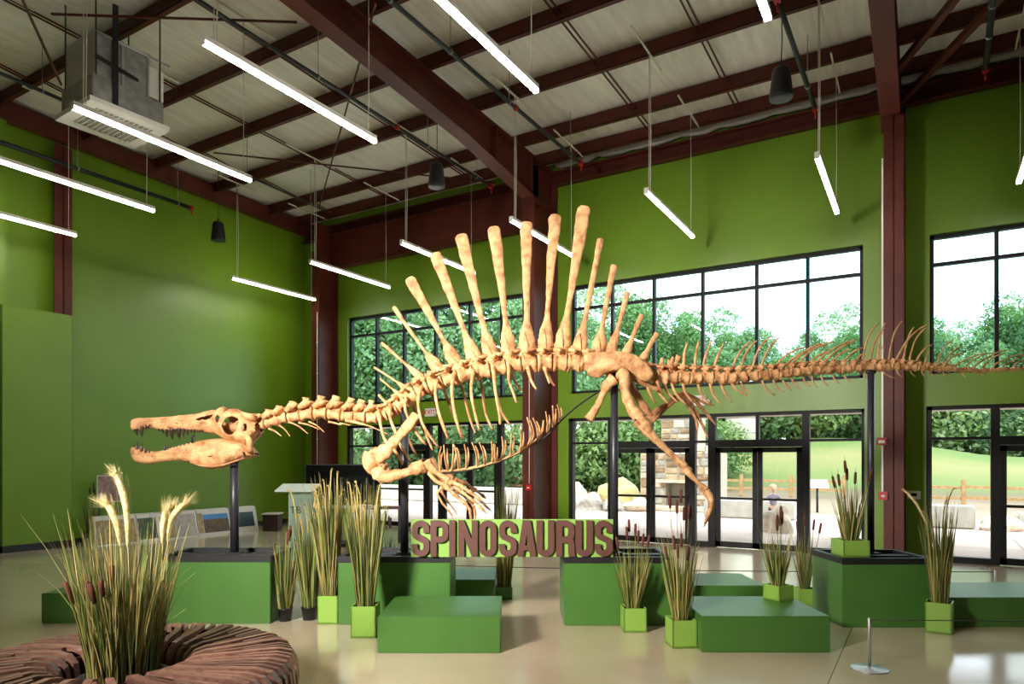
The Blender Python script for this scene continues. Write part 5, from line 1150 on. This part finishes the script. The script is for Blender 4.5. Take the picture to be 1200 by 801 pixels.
# low bushes in front of the trees
def bush_mesh(sd, mi): return crown_mesh(sd, 4200, 1.5, 1.15, .15, mi)
BM_ = [bush_mesh(11, 0), bush_mesh(12, 2), bush_mesh(13, 1)]
SM_ = None
def bush(u, v, s, kind, lab, grp):
    t = thing('leafy_bush', lab, 'bush', (u, v, gz(u, v)), (u*5+v) % 6.28, grp); c = put('foliage', BM_[kind], t, (0, 0, 1.0*s)); c.scale = (s, s, s); stuff(c)
    b = MB()
    for k in range(4): b.tube([(.05*k, 0, -.1), (.3*math.cos(k*1.7)*s, .3*math.sin(k*1.7)*s, .9*s)], [.04*s, .015*s], 5)
    b.build('stems', M['bark'], t)
for ti, px in enumerate(range(664, 850, 17)):
    d = 38+rnd.uniform(-1.5, 3); u, v = ray_uv(px, d); bush(u, v, rnd.uniform(1.3, 1.9), rnd.choice([0, 0, 1]), 'leafy bush on the bank behind the fireplace, outside the middle doors, %s from the left' % ORD[ti], 'bushes on the bank')
for ti, px in enumerate(range(845, 1030, 22)):
    d = 56+rnd.uniform(-1, 3); u, v = ray_uv(px, d); bush(u, v, rnd.uniform(2.0, 3.0), rnd.choice([0, 1, 1]), 'bush along the top of the lawn, seen through the door transoms, %s from the left' % ORD[ti], 'bushes along the lawn')
for ti, px in enumerate(range(1075, 1240, 20)):
    d = 58+rnd.uniform(-1, 3); u, v = ray_uv(px, d); bush(u, v, rnd.uniform(1.8, 3.0), rnd.choice([0, 2, 1]), 'bush below the trees outside the right door front, %s from the left' % ORD[ti], 'bushes outside the right doors')
for ti, px in enumerate(range(400, 650, 22)):
    d = 36+rnd.uniform(-1, 3); u, v = ray_uv(px, d); bush(u, v, rnd.uniform(1.3, 1.8), rnd.choice([0, 1, 2]), 'bush below the trees outside the left doors, %s from the left' % ORD[ti], 'bushes outside the left doors')
# child standing behind the rock
def skinned(name, nodes, edges, m, parent, sub=2):
    me = bpy.data.meshes.new(name); me.from_pydata([n_[0] for n_ in nodes], edges, []); o = bpy.data.objects.new(name, me); COL.objects.link(o); o.parent = parent
    md = o.modifiers.new('skin', 'SKIN'); sv = me.skin_vertices[0].data
    for i, n_ in enumerate(nodes): sv[i].radius = n_[1] if hasattr(n_[1], '__len__') else (n_[1], n_[1])
    sv[0].use_root = True; s2 = o.modifiers.new('sub', 'SUBSURF'); s2.levels = sub; s2.render_levels = sub
    me.materials.append(m)
    for p in me.polygons: p.use_smooth = True
    return o
skin_m = mat('skin', srgb(214, 172, 148), .5); shirt_m = mat('grey_violet_shirt', srgb(132, 124, 138), .8); hair_m = mat('fair_hair', srgb(176, 156, 134), .7); short_m = mat('dark_shorts', srgb(62, 62, 74), .8)
cu, cv = ray_uv(906, 16.75+.9)
t = thing('person', 'small fair-haired child in a grey shirt with arms held out, standing outside behind a rock', 'person', (cu, cv, 0), math.radians(20))
N = [((0, 0, .50), (.085, .065)), ((0, 0, .62), (.08, .06)), ((0, 0, .74), (.095, .06)), ((0, .005, .81), (.04, .04)), ((0, 0, .86), (.032, .035)),
     ((-.10, 0, .77), .035), ((-.19, -.03, .66), .03), ((-.29, -.06, .63), .022), ((-.33, -.07, .625), (.024, .012)),
     ((.10, 0, .77), .035), ((.19, -.03, .66), .03), ((.29, -.06, .64), .022), ((.33, -.07, .635), (.024, .012)),
     ((-.055, 0, .44), .06), ((-.06, -.01, .25), .042), ((-.06, .01, .06), .03), ((-.06, -.07, .025), (.028, .02)),
     ((.055, 0, .44), .06), ((.06, -.01, .25), .042), ((.06, .01, .06), .03), ((.06, -.07, .025), (.028, .02))]
E_ = [(0, 1), (1, 2), (2, 3), (3, 4), (2, 5), (5, 6), (6, 7), (7, 8), (2, 9), (9, 10), (10, 11), (11, 12), (0, 13), (13, 14), (14, 15), (15, 16), (0, 17), (17, 18), (18, 19), (19, 20)]
body = skinned('body', N, E_, skin_m, t)
for s in (-1, 1):
    for k, (dx, dz, L) in enumerate(((-.012, .0, .04), (-.004, .004, .048), (.004, .003, .046), (.012, -.001, .036))):
        b = MB(); b.tube([(s*.34, -.072+dx, .63), (s*(.34+L*.6), -.078+dx, .628), (s*(.34+L), -.08+dx, .618)], [.006, .0055, .004], 6); b.build('finger', skin_m, t)
    b = MB(); b.tube([(s*.325, -.09, .63), (s*.345, -.115, .63), (s*.36, -.125, .625)], [.007, .006, .004], 6); b.build('thumb', skin_m, t)
bm = bmesh.new(); bmesh.ops.create_uvsphere(bm, u_segments=20, v_segments=14, radius=1)
for q in bm.verts:
    c = q.co.copy(); q.co = Vector((c.x*.075, c.y*.09, c.z*.10+.95)); 
    if c.z < -.2 and c.y < 0: q.co.x *= 1+.35*(c.z+.2); q.co.y *= .95
b = MB(); b.bm(bm, True); b.tube([(0, -.085, .955), (0, -.105, .94), (0, -.09, .932)], [.006, .011, .006], 8)
for s in (-1, 1): b.tube([(s*.072, 0, .97), (s*.083, .006, .95), (s*.072, .0, .925)], [.01, .014, .008], 8)
b.build('head', skin_m, t)
b = MB(); b.lathe([(.088, .955), (.09, .99), (.078, 1.03), (.045, 1.06), (.005, 1.068)], 20); b.build('hair', hair_m, t, (0, .012, 0))
for s in (-1, 1):
    b = MB(); b.lathe([(.009, -.003), (.011, 0), (.009, .003)], 10, (s*.03, -.082, .957)); b.build('eye', M['black'], t)
b = MB(); b.tube([(-.02, -.083, .908), (0, -.087, .905), (.02, -.083, .908)], .0045, 6); b.build('mouth', mat('lips', srgb(170, 100, 92), .5), t)
skinned('shirt', [((0, 0, .47), (.10, .08)), ((0, 0, .60), (.098, .078)), ((0, 0, .73), (.105, .072)), ((0, .003, .795), (.052, .05)), ((-.105, 0, .765), .047), ((-.19, -.03, .67), .042), ((.105, 0, .765), .047), ((.19, -.03, .67), .042)], [(0, 1), (1, 2), (2, 3), (2, 4), (4, 5), (2, 6), (6, 7)], shirt_m, t)
skinned('shorts', [((0, 0, .49), (.098, .078)), ((-.057, 0, .42), .072), ((-.062, -.01, .28), .058), ((.057, 0, .42), .072), ((.062, -.01, .28), .058)], [(0, 1), (1, 2), (0, 3), (3, 4)], short_m, t)
